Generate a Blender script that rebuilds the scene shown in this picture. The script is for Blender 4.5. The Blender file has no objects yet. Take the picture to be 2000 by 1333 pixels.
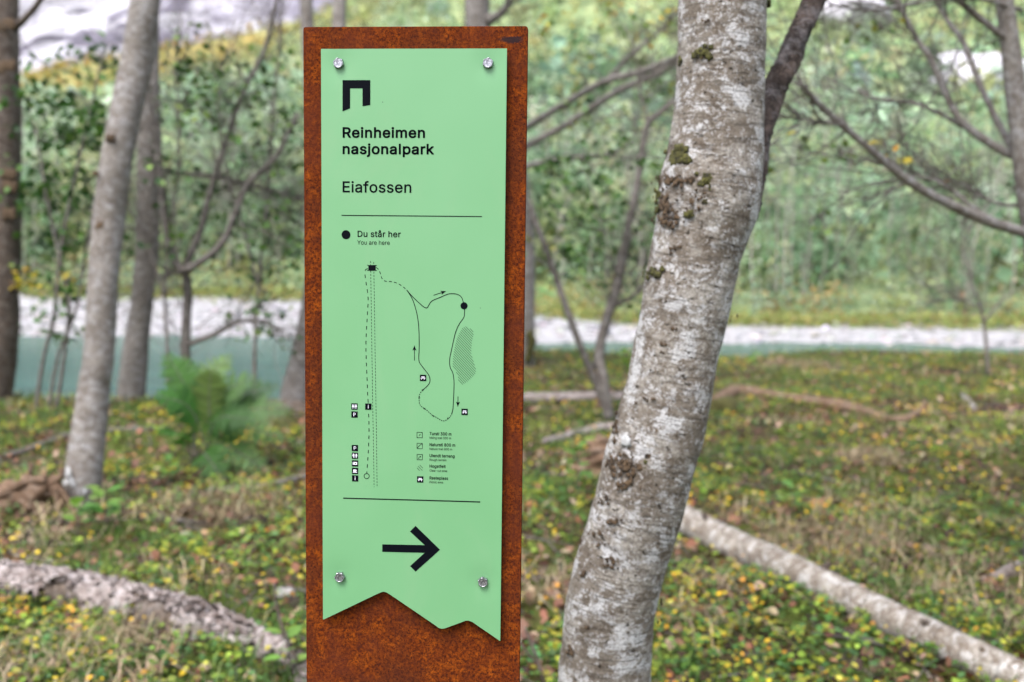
import bpy, math, json
import numpy as np
from mathutils import Matrix, Vector, Quaternion

# ------------------------------------------------------------------ camera, sky, sun, exposure
scene = bpy.context.scene
FPX = 1944.0                                  # focal length in pixels of the 2000 px wide photograph (35 mm lens)
ROT = np.array([[0.99992865, 0.01194522, 0.0],
                [0.00097346, -0.08148811, 0.99667384],
                [0.01190549, -0.99660273, -0.08149392]])     # camera axes (right, down, forward) in the world
CAM = np.array([0.0, 0.0, 1.35])
cd = bpy.data.cameras.new('camera'); cam = bpy.data.objects.new('camera', cd)
scene.collection.objects.link(cam); scene.camera = cam
cd.sensor_width = 36.0; cd.lens = 36.0 * FPX / 2000.0; cd.clip_start = 0.05; cd.clip_end = 4000
m = Matrix.Identity(4)
for r_ in range(3):
    m[r_][0] = ROT[r_, 0]; m[r_][1] = -ROT[r_, 1]; m[r_][2] = -ROT[r_, 2]; m[r_][3] = CAM[r_]
cam.matrix_world = m
cd.dof.use_dof = True; cd.dof.focus_distance = 1.118; cd.dof.aperture_fstop = 4.1; cd.dof.aperture_blades = 9

SUN_EL, SUN_AZ = math.radians(58), math.radians(212)      # azimuth clockwise from +Y: behind the camera, left
world = bpy.data.worlds.new('World'); scene.world = world; world.use_nodes = True
wn, wl = world.node_tree.nodes, world.node_tree.links
sky = wn.new('ShaderNodeTexSky'); sky.sky_type = 'NISHITA'; sky.sun_disc = False
sky.sun_elevation = SUN_EL; sky.sun_rotation = SUN_AZ; sky.dust_density = 3.0; sky.air_density = 1.0
hs = wn.new('ShaderNodeHueSaturation'); hs.inputs['Saturation'].default_value = 0.55     # overcast: nearly grey sky
wl.new(sky.outputs[0], hs.inputs['Color']); wl.new(hs.outputs[0], wn['Background'].inputs[0])
wn['Background'].inputs[1].default_value = 0.14
sd = bpy.data.lights.new('sun', 'SUN'); sd.energy = 1.5; sd.angle = math.radians(35); sd.color = (1.0, 0.985, 0.965)
sun = bpy.data.objects.new('sun', sd); scene.collection.objects.link(sun)
sdir = Vector((math.sin(SUN_AZ) * math.cos(SUN_EL), math.cos(SUN_AZ) * math.cos(SUN_EL), math.sin(SUN_EL)))
sun.rotation_euler = sdir.to_track_quat('Z', 'Y').to_euler(); sun.location = sdir * 30
scene.view_settings.view_transform = 'Standard'; scene.view_settings.look = 'None'
scene.view_settings.exposure = 1.5; scene.view_settings.gamma = 1.0; scene.view_settings.use_curve_mapping = False
scene.render.engine = 'CYCLES'
scene.cycles.use_denoising = True
scene.cycles.max_bounces = 5; scene.cycles.diffuse_bounces = 3; scene.cycles.glossy_bounces = 2; scene.cycles.transmission_bounces = 3
scene.cycles.caustics_reflective = False; scene.cycles.caustics_refractive = False

# ------------------------------------------------------------------ helpers
rng = np.random.default_rng(7)
COL = scene.collection
def nrm(v):
    v = np.asarray(v, float); return v / (np.linalg.norm(v) + 1e-12)
def ray(px, py):
    return ROT @ np.array([(px - 1000.0) / FPX, (py - 666.5) / FPX, 1.0])
def at(px, py, d):
    """World point seen at that place of the photograph, d metres in front of the camera."""
    r = ray(px, py); return CAM + r * (d / r[1])
def sstep(a, b, x):
    t = np.clip((x - a) / (b - a), 0, 1); return t * t * (3 - 2 * t)
def wav(x, y, s, seed=0.0):
    """smooth pseudo-noise, about -1..1"""
    x = np.asarray(x, float) * s; y = np.asarray(y, float) * s
    return (np.sin(x * 1.3 + 1.7 * np.sin(y * 0.9 + seed) + seed * 3.1) + np.sin(y * 1.7 + 1.3 * np.sin(x * 1.1 - seed) + seed * 1.7)
            + 0.6 * np.sin(x * 2.9 - y * 2.3 + seed * 5.3) + 0.5 * np.sin(x * 4.1 + y * 3.7 + seed)) / 3.1
def bank_edge(x):
    return 9.3 + 5.2 * sstep(-2.2, 0.4, x) + 0.12 * np.clip(x, 0, 20) + 0.25 * wav(x, 0 * x, 1.1, 2.0)
def terrain(x, y):
    x = np.asarray(x, float); y = np.asarray(y, float)
    near = 0.055 * wav(x, y, 0.8, 1.0) + 0.03 * wav(x, y, 2.3, 4.0) + 0.012 * wav(x, y, 6.5, 2.0)
    near = near * sstep(0.3, 2.2, np.hypot(x, y - 1.1)) 
    e = bank_edge(x)
    s = sstep(e - 0.2, e + 1.3, y)
    z = near * (1 - s) - 1.75 * s
    left = 1 - sstep(-6, 6, x)
    f0 = -1.75 + 0 * x
    y0_ = y; y = y + (1.1 * wav(x, 0 * x, 0.33, 1.5) + 0.5 * wav(x, 0 * x, 1.1, 4.5)) * sstep(24, 27, y) * (1 - sstep(38, 46, y))
    prof = np.where(y < 29, -1.75 + 0.75 * (y - 24) / 5, 0)
    g1 = -1.0 + (0.42 * left + 0.22 * (1 - left)) * (y - 29) / 7
    k1 = -1.0 + 0.42 * left + 0.22 * (1 - left)
    g2 = k1 + (0.32 * left + 0.16 * (1 - left)) * (y - 36) / 6
    k2 = k1 + 0.32 * left + 0.16 * (1 - left)
    g3 = k2 + (0.1) * (y - 42) / 8
    far = np.where(y < 24, f0, np.where(y < 29, prof, np.where(y < 36, g1, np.where(y < 42, g2, g3))))
    far = far + 0.08 * wav(x, y, 0.5, 3.0) * sstep(28, 33, y)
    y = y0_
    z = np.where(y > 24, far, z)
    crest = np.interp(x, [-300, -125, -90, -53, -32, 0, 60, 300], [40, 43, 49, 57, 67, 84, 104, 120])
    ramp = np.clip((y - 62) / 190, 0, 1.0) ** 1.25
    fall = np.clip((y - 262) / 140, 0, 1)
    z = z + ramp * crest + sstep(62, 110, y) * (2.0 * wav(x, y, 0.06, 5.0) + 0.8 * wav(x, y, 0.21, 1.0)) - fall * 70
    return z
def ground_at(px, py):
    """Where the sight line through that place of the photograph meets the ground."""
    r = ray(px, py); r = r / r[1]
    ts = np.linspace(1.5, 22, 4000)
    P = CAM[None] + ts[:, None] * r[None]
    h = P[:, 2] - terrain(P[:, 0], P[:, 1])
    i = np.argmax(h < 0)
    p = P[i].copy(); p[2] = float(terrain(p[0], p[1])); return p

def new_mesh(name, V, F, mat=None, smooth=True, attrs=None):
    me = bpy.data.meshes.new(name)
    V = np.asarray(V, np.float32)
    if isinstance(F, np.ndarray):
        n, k = F.shape
        me.vertices.add(len(V)); me.vertices.foreach_set('co', V.ravel())
        me.loops.add(n * k); me.loops.foreach_set('vertex_index', F.astype(np.int32).ravel())
        me.polygons.add(n); me.polygons.foreach_set('loop_start', np.arange(0, n * k, k, dtype=np.int32))
        me.update(calc_edges=True)
    else:
        me.from_pydata([tuple(map(float, v)) for v in V], [], F); me.update()
    if smooth: me.polygons.foreach_set('use_smooth', np.ones(len(me.polygons), bool))
    for k, (t, a) in (attrs or {}).items():
        at_ = me.attributes.new(k, t, 'POINT')
        a = np.asarray(a, np.float32)
        if t == 'FLOAT_COLOR':
            if a.shape[1] == 3: a = np.hstack([a, np.ones((len(a), 1), np.float32)])
            at_.data.foreach_set('color', a.ravel())
        elif t == 'FLOAT_VECTOR': at_.data.foreach_set('vector', a.ravel())
        else: at_.data.foreach_set('value', a.ravel())
    if mat: me.materials.append(mat)
    return me
def obj(name, me, parent=None, loc=None, **props):
    o = bpy.data.objects.new(name, me); COL.objects.link(o)
    if parent is not None: o.parent = parent
    if loc is not None: o.location = loc
    for k, v in props.items(): o[k] = v
    return o
def thing(name, loc, label, category, group=None):
    o = bpy.data.objects.new(name, None); COL.objects.link(o); o.location = tuple(map(float, loc)); o.empty_display_size = 0.1
    o['label'] = label; o['category'] = category
    if group: o['group'] = group
    return o
def tag(o, label, category, group=None):
    o['label'] = label; o['category'] = category
    if group: o['group'] = group
    return o

def spline(P, n):
    """Catmull-Rom through rows of P, n samples per span"""
    P = np.asarray(P, float); P = np.vstack([2 * P[0] - P[1], P, 2 * P[-1] - P[-2]]); o = []
    for i in range(1, len(P) - 2):
        a, b, c, d = P[i - 1:i + 3]
        for t in np.linspace(0, 1, n, endpoint=False):
            o.append(.5 * ((2 * b) + (c - a) * t + (2 * a - 5 * b + 4 * c - d) * t * t + (3 * b - a - 3 * c + d) * t ** 3))
    o.append(P[-2]); return np.array(o)
def tube(P, R, seg=12, rough=0.0, rfreq=1.0, seed=0.0, cap=True, s0=0.0):
    """Swept round section; returns verts, faces, bark coordinates (straightened trunk, metres)"""
    P = np.asarray(P, float); R = np.asarray(R, float); n = len(P)
    T = np.gradient(P, axis=0); T /= np.linalg.norm(T, axis=1)[:, None] + 1e-9
    ref = np.array([0.0, 1.0, 0.0]) if abs(T[0][1]) < 0.8 else np.array([1.0, 0, 0])
    A = []
    a = nrm(ref - T[0] * (ref @ T[0]))
    for i in range(n):
        a = nrm(a - T[i] * (a @ T[i])); A.append(a)
    A = np.array(A); B = np.cross(T, A)
    s = s0 + np.concatenate([[0], np.cumsum(np.linalg.norm(np.diff(P, axis=0), axis=1))])
    th = np.linspace(0, 2 * np.pi, seg, endpoint=False)
    c, sn = np.cos(th), np.sin(th)
    rr = R[:, None] * np.ones(seg)[None]
    if rough:
        q = s[:, None]
        rr = rr * (1 + rough * (0.5 * np.sin(th[None] * 2 + q * 5 * rfreq + seed) + 0.4 * np.sin(th[None] * 3 - q * 11 * rfreq + seed * 2)
                                + 0.45 * np.sin(th[None] * 5 + q * 23 * rfreq + seed * 3) * np.sin(q * 17 * rfreq + seed)
                                + 0.35 * np.sin(th[None] * 9 - q * 41 * rfreq + seed * 5) * np.sin(th[None] * 4 + q * 31 * rfreq)))
    V = P[:, None] + rr[..., None] * (c[None, :, None] * A[:, None] + sn[None, :, None] * B[:, None])
    rm = R.mean()
    bk = np.stack([np.broadcast_to(c * rm, (n, seg)), np.broadcast_to(sn * rm, (n, seg)), np.broadcast_to(s[:, None], (n, seg))], -1)
    V = V.reshape(-1, 3); bk = bk.reshape(-1, 3)
    i = np.arange(n - 1)[:, None] * seg; j = np.arange(seg)[None]; j2 = (j + 1) % seg
    F = np.stack([i + j, i + j2, i + seg + j2, i + seg + j], -1).reshape(-1, 4)
    if cap:
        k = len(V)
        V = np.vstack([V, P[0] - T[0] * R[0] * 0.05, P[-1] + T[-1] * R[-1] * 0.05]); bk = np.vstack([bk, [0, 0, s[0]], [0, 0, s[-1]]])
        F1 = [(k, int((q + 1) % seg), int(q), int(q)) for q in range(seg)]
        b0 = (n - 1) * seg
        F2 = [(k + 1, int(b0 + q), int(b0 + (q + 1) % seg), int(b0 + (q + 1) % seg)) for q in range(seg)]
        tri = np.array([f[:3] for f in F1 + F2])
        return V, F, bk, tri
    return V, F, bk, None
def tube_mesh(name, parts, mat):
    """one mesh out of several tubes (each a tube() result)"""
    V, F, K = [], [], []; off = 0
    for v, f, b, tri in parts:
        V.append(v); K.append(b); F += [tuple(int(x) + off for x in q) for q in f]
        if tri is not None: F += [tuple(int(x) + off for x in q) for q in tri]
        off += len(v)
    return new_mesh(name, np.vstack(V), F, mat, True, {'bk': ('FLOAT_VECTOR', np.vstack(K))})

LEAF = np.array([[0, 0, 0], [.30, .28, .06], [.36, .58, .07], [0, 1, -.03], [-.36, .58, .07], [-.30, .28, .06]])
LEAF_F = np.array([[0, 1, 2, 3], [0, 3, 4, 5]])
def rand_rot(n, up=0.0, r=rng):
    """frames whose normal leans to +Z by `up` (0 = any way, 1 = flat)"""
    nv = r.normal(size=(n, 3)); nv[:, 2] = np.abs(nv[:, 2]) if up > 0 else nv[:, 2]
    nv = nv / np.linalg.norm(nv, axis=1)[:, None] * (1 - up) + np.array([0, 0, up]); nv /= np.linalg.norm(nv, axis=1)[:, None]
    a = r.normal(size=(n, 3)); y = a - nv * np.sum(a * nv, 1)[:, None]; y /= np.linalg.norm(y, axis=1)[:, None]
    x = np.cross(y, nv)
    return np.stack([x, y, nv], 1)        # rows = local axes
def leaves(P, size, Rm, colors, shape=LEAF, faces=LEAF_F, aspect=1.0):
    n = len(P); size = np.broadcast_to(np.asarray(size, float), (n,))
    t = shape * np.array([aspect, 1, 1])
    V = P[:, None] + size[:, None, None] * np.einsum('kj,njc->nkc', t, Rm)
    k = len(t)
    F = (faces[None] + (np.arange(n) * k)[:, None, None]).reshape(-1, faces.shape[1])
    C = np.repeat(colors, k, 0)
    return V.reshape(-1, 3), F, C
def leaf_mesh(name, groups, mat):
    V, F, C = [], [], []; off = 0
    for v, f, c in groups:
        V.append(v); F.append(f + off); C.append(c); off += len(v)
    return new_mesh(name, np.vstack(V), np.vstack(F), mat, False, {'col': ('FLOAT_COLOR', np.vstack(C))})
def pick(palette, n, jitter=0.18, r=rng, w=None):
    p = np.array(palette)[r.choice(len(palette), n, p=w)]
    return np.clip(p * (1 + jitter * r.normal(size=(n, 1))) * (1 + 0.06 * r.normal(size=(n, 3))), 0.004, 0.9)

# ------------------------------------------------------------------ materials
def mat_new(name):
    mt = bpy.data.materials.new(name); mt.use_nodes = True
    nt = mt.node_tree; b = nt.nodes['Principled BSDF']
    return mt, nt, b
class NB:
    """small node builder"""
    def __init__(s, nt): s.nt = nt
    def n(s, t, **kw):
        x = s.nt.nodes.new(t)
        for k, v in kw.items(): setattr(x, k, v)
        return x
    def link(s, a, b): s.nt.links.new(a, b)
    def attr(s, name, vec=True):
        a = s.n('ShaderNodeAttribute', attribute_name=name); return a.outputs['Vector'] if vec is True else a.outputs[vec]
    def obj(s): return s.n('ShaderNodeTexCoord').outputs['Object']
    def scale(s, v, sc):
        x = s.n('ShaderNodeMapping'); s.link(v, x.inputs[0]); x.inputs['Scale'].default_value = sc; return x.outputs[0]
    def noise(s, v, sc, det=4, rough=.6, dist=0):
        x = s.n('ShaderNodeTexNoise'); s.link(v, x.inputs['Vector']); x.inputs['Scale'].default_value = sc
        x.inputs['Detail'].default_value = det; x.inputs['Roughness'].default_value = rough; x.inputs['Distortion'].default_value = dist
        return x.outputs['Fac']
    def vor(s, v, sc, feat='F1', rnd=1.0):
        x = s.n('ShaderNodeTexVoronoi', feature=feat); s.link(v, x.inputs['Vector']); x.inputs['Scale'].default_value = sc
        x.inputs['Randomness'].default_value = rnd; return x.outputs['Distance']
    def ramp(s, f, a, b, ca=0.0, cb=1.0):
        x = s.n('ShaderNodeMapRange'); x.interpolation_type = 'SMOOTHSTEP'; s.link(f, x.inputs[0])
        x.inputs[1].default_value = a; x.inputs[2].default_value = b; x.inputs[3].default_value = ca; x.inputs[4].default_value = cb
        return x.outputs[0]
    def mix(s, f, a, b, mode='MIX'):
        x = s.n('ShaderNodeMix', data_type='RGBA', blend_type=mode)
        if isinstance(f, (int, float)): x.inputs[0].default_value = f
        else: s.link(f, x.inputs[0])
        for i, v in ((6, a), (7, b)):
            if isinstance(v, tuple): x.inputs[i].default_value = (*v, 1)
            else: s.link(v, x.inputs[i])
        return x.outputs[2]
    def math(s, op, a, b=None):
        x = s.n('ShaderNodeMath', operation=op)
        for i, v in enumerate((a, b)):
            if v is None: continue
            if isinstance(v, (int, float)): x.inputs[i].default_value = v
            else: s.link(v, x.inputs[i])
        return x.outputs[0]
    def bump(s, h, strength, dist, b):
        x = s.n('ShaderNodeBump'); x.inputs['Strength'].default_value = strength; x.inputs['Distance'].default_value = dist
        s.link(h, x.inputs['Height']); s.link(x.outputs[0], b.inputs['Normal'])

def leaf_material(name, rough=0.5, trans=0.35, tint=(0.9, 1.0, 0.35)):
    mt, nt, b = mat_new(name); k = NB(nt)
    c = k.attr('col', 'Color')
    k.link(c, b.inputs['Base Color']); b.inputs['Roughness'].default_value = rough; b.inputs['Specular IOR Level'].default_value = 0.35
    tr = k.n('ShaderNodeBsdfTranslucent')
    k.link(k.mix(0.5, c, tint, 'MULTIPLY'), tr.inputs['Color'])
    mx = k.n('ShaderNodeMixShader'); mx.inputs[0].default_value = trans
    k.link(b.outputs[0], mx.inputs[1]); k.link(tr.outputs[0], mx.inputs[2])
    k.link(mx.outputs[0], nt.nodes['Material Output'].inputs[0])
    return mt
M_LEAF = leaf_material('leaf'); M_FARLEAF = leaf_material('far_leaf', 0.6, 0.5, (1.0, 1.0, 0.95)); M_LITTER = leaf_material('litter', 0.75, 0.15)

def bark_material(name, light, dark, pale, pale_amt=0.5, lines=1.0, spots=0.5):
    mt, nt, b = mat_new(name); k = NB(nt); v = k.attr('bk')
    n0 = k.noise(k.scale(v, (9, 9, 11)), 1.0, 4, .6); n1 = k.noise(k.scale(v, (30, 30, 36)), 1.0, 8, .8, .3)
    c = k.mix(k.ramp(n1, .39, .59), dark, light)
    c = k.mix(k.ramp(n0, .42, .55, .7, 0), c, dark)
    n2 = k.noise(k.scale(v, (19, 19, 25)), 1.0, 8, .82, .2)
    pf = k.math('MULTIPLY', k.ramp(n2, .50, .575), pale_amt)
    c = k.mix(pf, c, pale)
    n6 = k.noise(k.scale(v, (120, 120, 130)), 1.0, 3, .7); c = k.mix(k.math('MULTIPLY', k.ramp(n6, .56, .64), .6 * pale_amt), c, pale)
    n3 = k.noise(k.scale(v, (14, 14, 230)), 1.0, 5, .75)
    lf = k.math('MULTIPLY', k.ramp(n3, .52, .66), 0.75 * lines)
    c = k.mix(lf, c, tuple(x * 0.42 for x in dark))
    n4 = k.noise(k.scale(v, (75, 75, 130)), 1.0, 3, .6)
    sf = k.math('MULTIPLY', k.ramp(n4, .63, .70), spots)
    c = k.mix(sf, c, (0.03, 0.022, 0.014))
    n5 = k.noise(k.scale(v, (240, 240, 300)), 1.0, 4, .75)
    c = k.mix(k.ramp(n5, .44, .62, 0.0, .55), c, tuple(x * 0.55 for x in dark))
    k.link(c, b.inputs['Base Color']); b.inputs['Roughness'].default_value = 0.85
    b.inputs['Specular IOR Level'].default_value = 0.25
    h = k.math('SUBTRACT', k.math('ADD', k.math('MULTIPLY', n1, .6), k.math('MULTIPLY', n5, .35)), k.math('ADD', k.math('MULTIPLY', lf, .5), k.math('MULTIPLY', sf, .6)))
    k.bump(h, 1.0, 0.006, b)
    return mt
M_BIRCH = bark_material('birch_bark', (0.365, 0.335, 0.30), (0.125, 0.097, 0.073), (0.575, 0.57, 0.58), 0.9, 0.6, 1.0)
M_GREY = bark_material('grey_bark', (0.285, 0.255, 0.23), (0.145, 0.12, 0.102), (0.42, 0.41, 0.42), 0.65, 0.6, 0.5)
M_BROWN = bark_material('brown_bark', (0.19, 0.145, 0.115), (0.065, 0.045, 0.034), (0.33, 0.31, 0.30), 0.35, 0.5, 0.4)
M_DARK = bark_material('dark_rough_bark', (0.13, 0.095, 0.08), (0.022, 0.015, 0.012), (0.27, 0.25, 0.26), 0.45, 0.3, 0.9)
M_TWIG = bark_material('twig_bark', (0.19, 0.165, 0.148), (0.085, 0.07, 0.062), (0.36, 0.35, 0.34), 0.4, 0.4, 0.2)
M_WHITE = bark_material('white_birch_bark', (0.46, 0.415, 0.36), (0.17, 0.125, 0.09), (0.64, 0.61, 0.585), 0.95, 0.8, 1.0)
M_ROT = bark_material('rotten_bark', (0.42, 0.36, 0.345), (0.12, 0.085, 0.072), (0.58, 0.53, 0.53), 0.7, 0.2, 0.9)
M_FAR = bark_material('far_bark', (0.40, 0.375, 0.33), (0.27, 0.245, 0.21), (0.5, 0.49, 0.47), 0.5, 0.2, 0.1)
M_WOOD = bark_material('bare_wood', (0.25, 0.155, 0.10), (0.11, 0.065, 0.04), (0.36, 0.29, 0.24), 0.4, 0.3, 0.5)

def moss_material():
    mt, nt, b = mat_new('moss'); k = NB(nt); v = k.obj()
    n = k.noise(v, 120, 4, .7)
    c = k.mix(k.ramp(n, .35, .65), (0.022, 0.018, 0.006), (0.105, 0.10, 0.02))
    k.link(c, b.inputs['Base Color']); b.inputs['Roughness'].default_value = 0.95
    k.bump(k.noise(v, 320, 3, .7), 1.0, 0.006, b); return mt
def wart_material():
    mt, nt, b = mat_new('dark_wart'); k = NB(nt); v = k.obj()
    c = k.mix(k.ramp(k.noise(v, 90, 4, .7), .35, .65), (0.028, 0.017, 0.010), (0.12, 0.075, 0.04))
    k.link(c, b.inputs['Base Color']); b.inputs['Roughness'].default_value = 0.95
    k.bump(k.noise(v, 300, 3, .7), 1.0, 0.004, b); return mt
M_MOSS = moss_material(); M_WART = wart_material()

def ground_material():
    mt, nt, b = mat_new('forest_floor'); k = NB(nt); v = k.n('ShaderNodeNewGeometry').outputs['Position']
    big = k.noise(v, 0.9, 4, .6); mid = k.noise(v, 4.0, 4, .65); fine = k.noise(v, 34, 5, .7); fine2 = k.noise(v, 130, 3, .7)
    c = k.mix(k.ramp(fine, .35, .68), (0.018, 0.011, 0.008), (0.105, 0.062, 0.042))  # brown soil, its dark end deepened to paint in shade between the cover
    c = k.mix(k.math('MULTIPLY', k.ramp(big, .38, .54), k.ramp(mid, .28, .52)), c, (0.075, 0.095, 0.018))
    c = k.mix(k.math('MULTIPLY', k.ramp(mid, .58, .7), .3), c, (0.19, 0.13, 0.085))
    c = k.mix(k.ramp(fine2, .55, .75, 0, .6), c, (0.03, 0.02, 0.012))
    # gravel on the far shore
    g = k.attr('gravel', 'Fac'); gn = k.noise(v, 2.2, 6, .75); gn2 = k.vor(v, 5.0)
    gc = k.mix(k.ramp(gn, .3, .7), (0.23, 0.222, 0.228), (0.45, 0.435, 0.448))
    gc = k.mix(k.ramp(gn2, .0, .35, .35, 0.0), gc, (0.22, 0.205, 0.21))
    c = k.mix(g, c, gc)
    # grass and heath of the far bank and hill
    h = k.attr('meadow', 'Fac'); hn = k.noise(v, 0.35, 5, .7); hm = k.noise(v, 0.035, 4, .6)
    hc = k.mix(k.ramp(hn, .35, .65), (0.17, 0.24, 0.12), (0.28, 0.33, 0.17))
    heath = k.mix(k.ramp(hn, .4, .65), (0.18, 0.24, 0.11), (0.26, 0.24, 0.10))
    hc = k.mix(k.ramp(hm, .42, .6), hc, heath)
    c = k.mix(h, c, hc)
    c = k.mix(k.attr('heath', 'Fac'), c, k.mix(k.ramp(hn, .35, .62), (0.20, 0.21, 0.08), (0.36, 0.22, 0.05)))
    k.link(c, b.inputs['Base Color']); b.inputs['Roughness'].default_value = 0.95; b.inputs['Specular IOR Level'].default_value = 0.15
    k.bump(k.math('ADD', fine, k.math('MULTIPLY', fine2, .4)), 0.9, 0.02, b)
    return mt

# ------------------------------------------------------------------ setting: ground sheet, river, cliff
ys = np.concatenate([np.arange(-8, 1.5, .5), np.arange(1.5, 16.5, .085), np.arange(16.5, 46, .4), np.geomspace(46, 420, 110)])
us = np.linspace(-1, 1, 190)
YY, UU = np.meshgrid(ys, us, indexing='ij'); XX = UU * (7 + 0.95 * np.clip(YY, 0, 500))
ZZ = terrain(XX, YY)
nr, nc = YY.shape
idx = (np.arange(nr - 1)[:, None] * nc + np.arange(nc - 1)[None]).reshape(-1, 1)
GF = idx + np.array([0, 1, nc + 1, nc])[None]
left = 1 - sstep(-6, 6, XX)
gtop = 34.5 + 5.5 * left + 2.0 * wav(XX, 0 * YY, 0.35, 6.0) + 0.8 * wav(XX, YY, 1.1, 2.0)
gravel = sstep(26, 28.4, YY) * (1 - sstep(gtop - 0.7, gtop + 0.7, YY))
bed = sstep(0.15, 0.5, -ZZ) * (YY < 27)
gravel = np.maximum(gravel, bed * 0.8)
meadow = sstep(gtop - 0.6, gtop + 1.2, YY)
heath = sstep(150, 215, YY) * (1 - sstep(-70, -8, XX)) * (0.65 + 0.35 * wav(XX, YY, 0.08, 2.5))
gm = new_mesh('ground', np.stack([XX, YY, ZZ], -1).reshape(-1, 3), GF, ground_material(), True,
              {'gravel': ('FLOAT', gravel.ravel()), 'meadow': ('FLOAT', meadow.ravel()), 'heath': ('FLOAT', np.clip(heath, 0, 1).ravel())})
obj('ground', gm, kind='structure')

def water_material():
    mt, nt, b = mat_new('river_water'); k = NB(nt); v = k.n('ShaderNodeNewGeometry').outputs['Position']
    n = k.noise(k.scale(v, (0.5, 1.6, 1)), 1.0, 4, .6)
    c = k.mix(k.ramp(n, .35, .65), (0.008, 0.050, 0.044), (0.020, 0.082, 0.068))
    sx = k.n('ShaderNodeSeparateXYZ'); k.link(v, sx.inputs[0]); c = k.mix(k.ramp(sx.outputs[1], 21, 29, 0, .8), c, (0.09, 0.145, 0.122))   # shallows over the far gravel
    k.link(c, b.inputs['Base Color']); b.inputs['Roughness'].default_value = 0.16; b.inputs['IOR'].default_value = 1.33
    k.bump(k.math('ADD', n, k.math('MULTIPLY', k.noise(k.scale(v, (1.6, 5, 1)), 1.0, 4, .65), .6)), 0.9, 0.14, b); return mt
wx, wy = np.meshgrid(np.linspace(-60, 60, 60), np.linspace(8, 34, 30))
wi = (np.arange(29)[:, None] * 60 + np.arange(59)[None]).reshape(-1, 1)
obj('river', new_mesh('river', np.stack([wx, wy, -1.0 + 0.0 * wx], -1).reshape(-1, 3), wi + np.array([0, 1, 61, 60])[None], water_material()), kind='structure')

def cliff_material():
    mt, nt, b = mat_new('cliff_rock'); k = NB(nt); v = k.n('ShaderNodeNewGeometry').outputs['Position']
    mp = k.n('ShaderNodeMapping'); k.link(v, mp.inputs[0]); mp.inputs['Rotation'].default_value = (0, math.radians(9), 0); mp.inputs['Scale'].default_value = (0.012, 0.02, 0.075)
    n = k.noise(mp.outputs[0], 1.0, 6, .65, .8); n2 = k.noise(v, 0.02, 4, .6)
    c = k.mix(k.ramp(n, .46, .60), (0.50, 0.485, 0.54), (0.12, 0.108, 0.145))
    sx = k.n('ShaderNodeSeparateXYZ'); k.link(v, sx.inputs[0])
    c = k.mix(k.math('MULTIPLY', k.ramp(sx.outputs[0], -215, -150), k.ramp(n2, .35, .6)), c, (0.17, 0.155, 0.205))
    k.link(c, b.inputs['Base Color']); b.inputs['Roughness'].default_value = 0.8
    k.bump(n, 1.0, 6.0, b); return mt
cx, cz = np.meshgrid(np.linspace(-520, 180, 90), np.linspace(-20, 215, 60))
cy = 560 + 40 * np.sin(cx * 0.013) + 0.30 * cz + 9 * wav(cx, cz, 0.05, 1.0) + 4 * wav(cx, cz, 0.16, 3.0)
ci = (np.arange(59)[:, None] * 90 + np.arange(89)[None]).reshape(-1, 1)
obj('cliff', new_mesh('cliff', np.stack([cx, cy, cz], -1).reshape(-1, 3), ci + np.array([0, 1, 91, 90])[None], cliff_material()), kind='structure')

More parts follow.
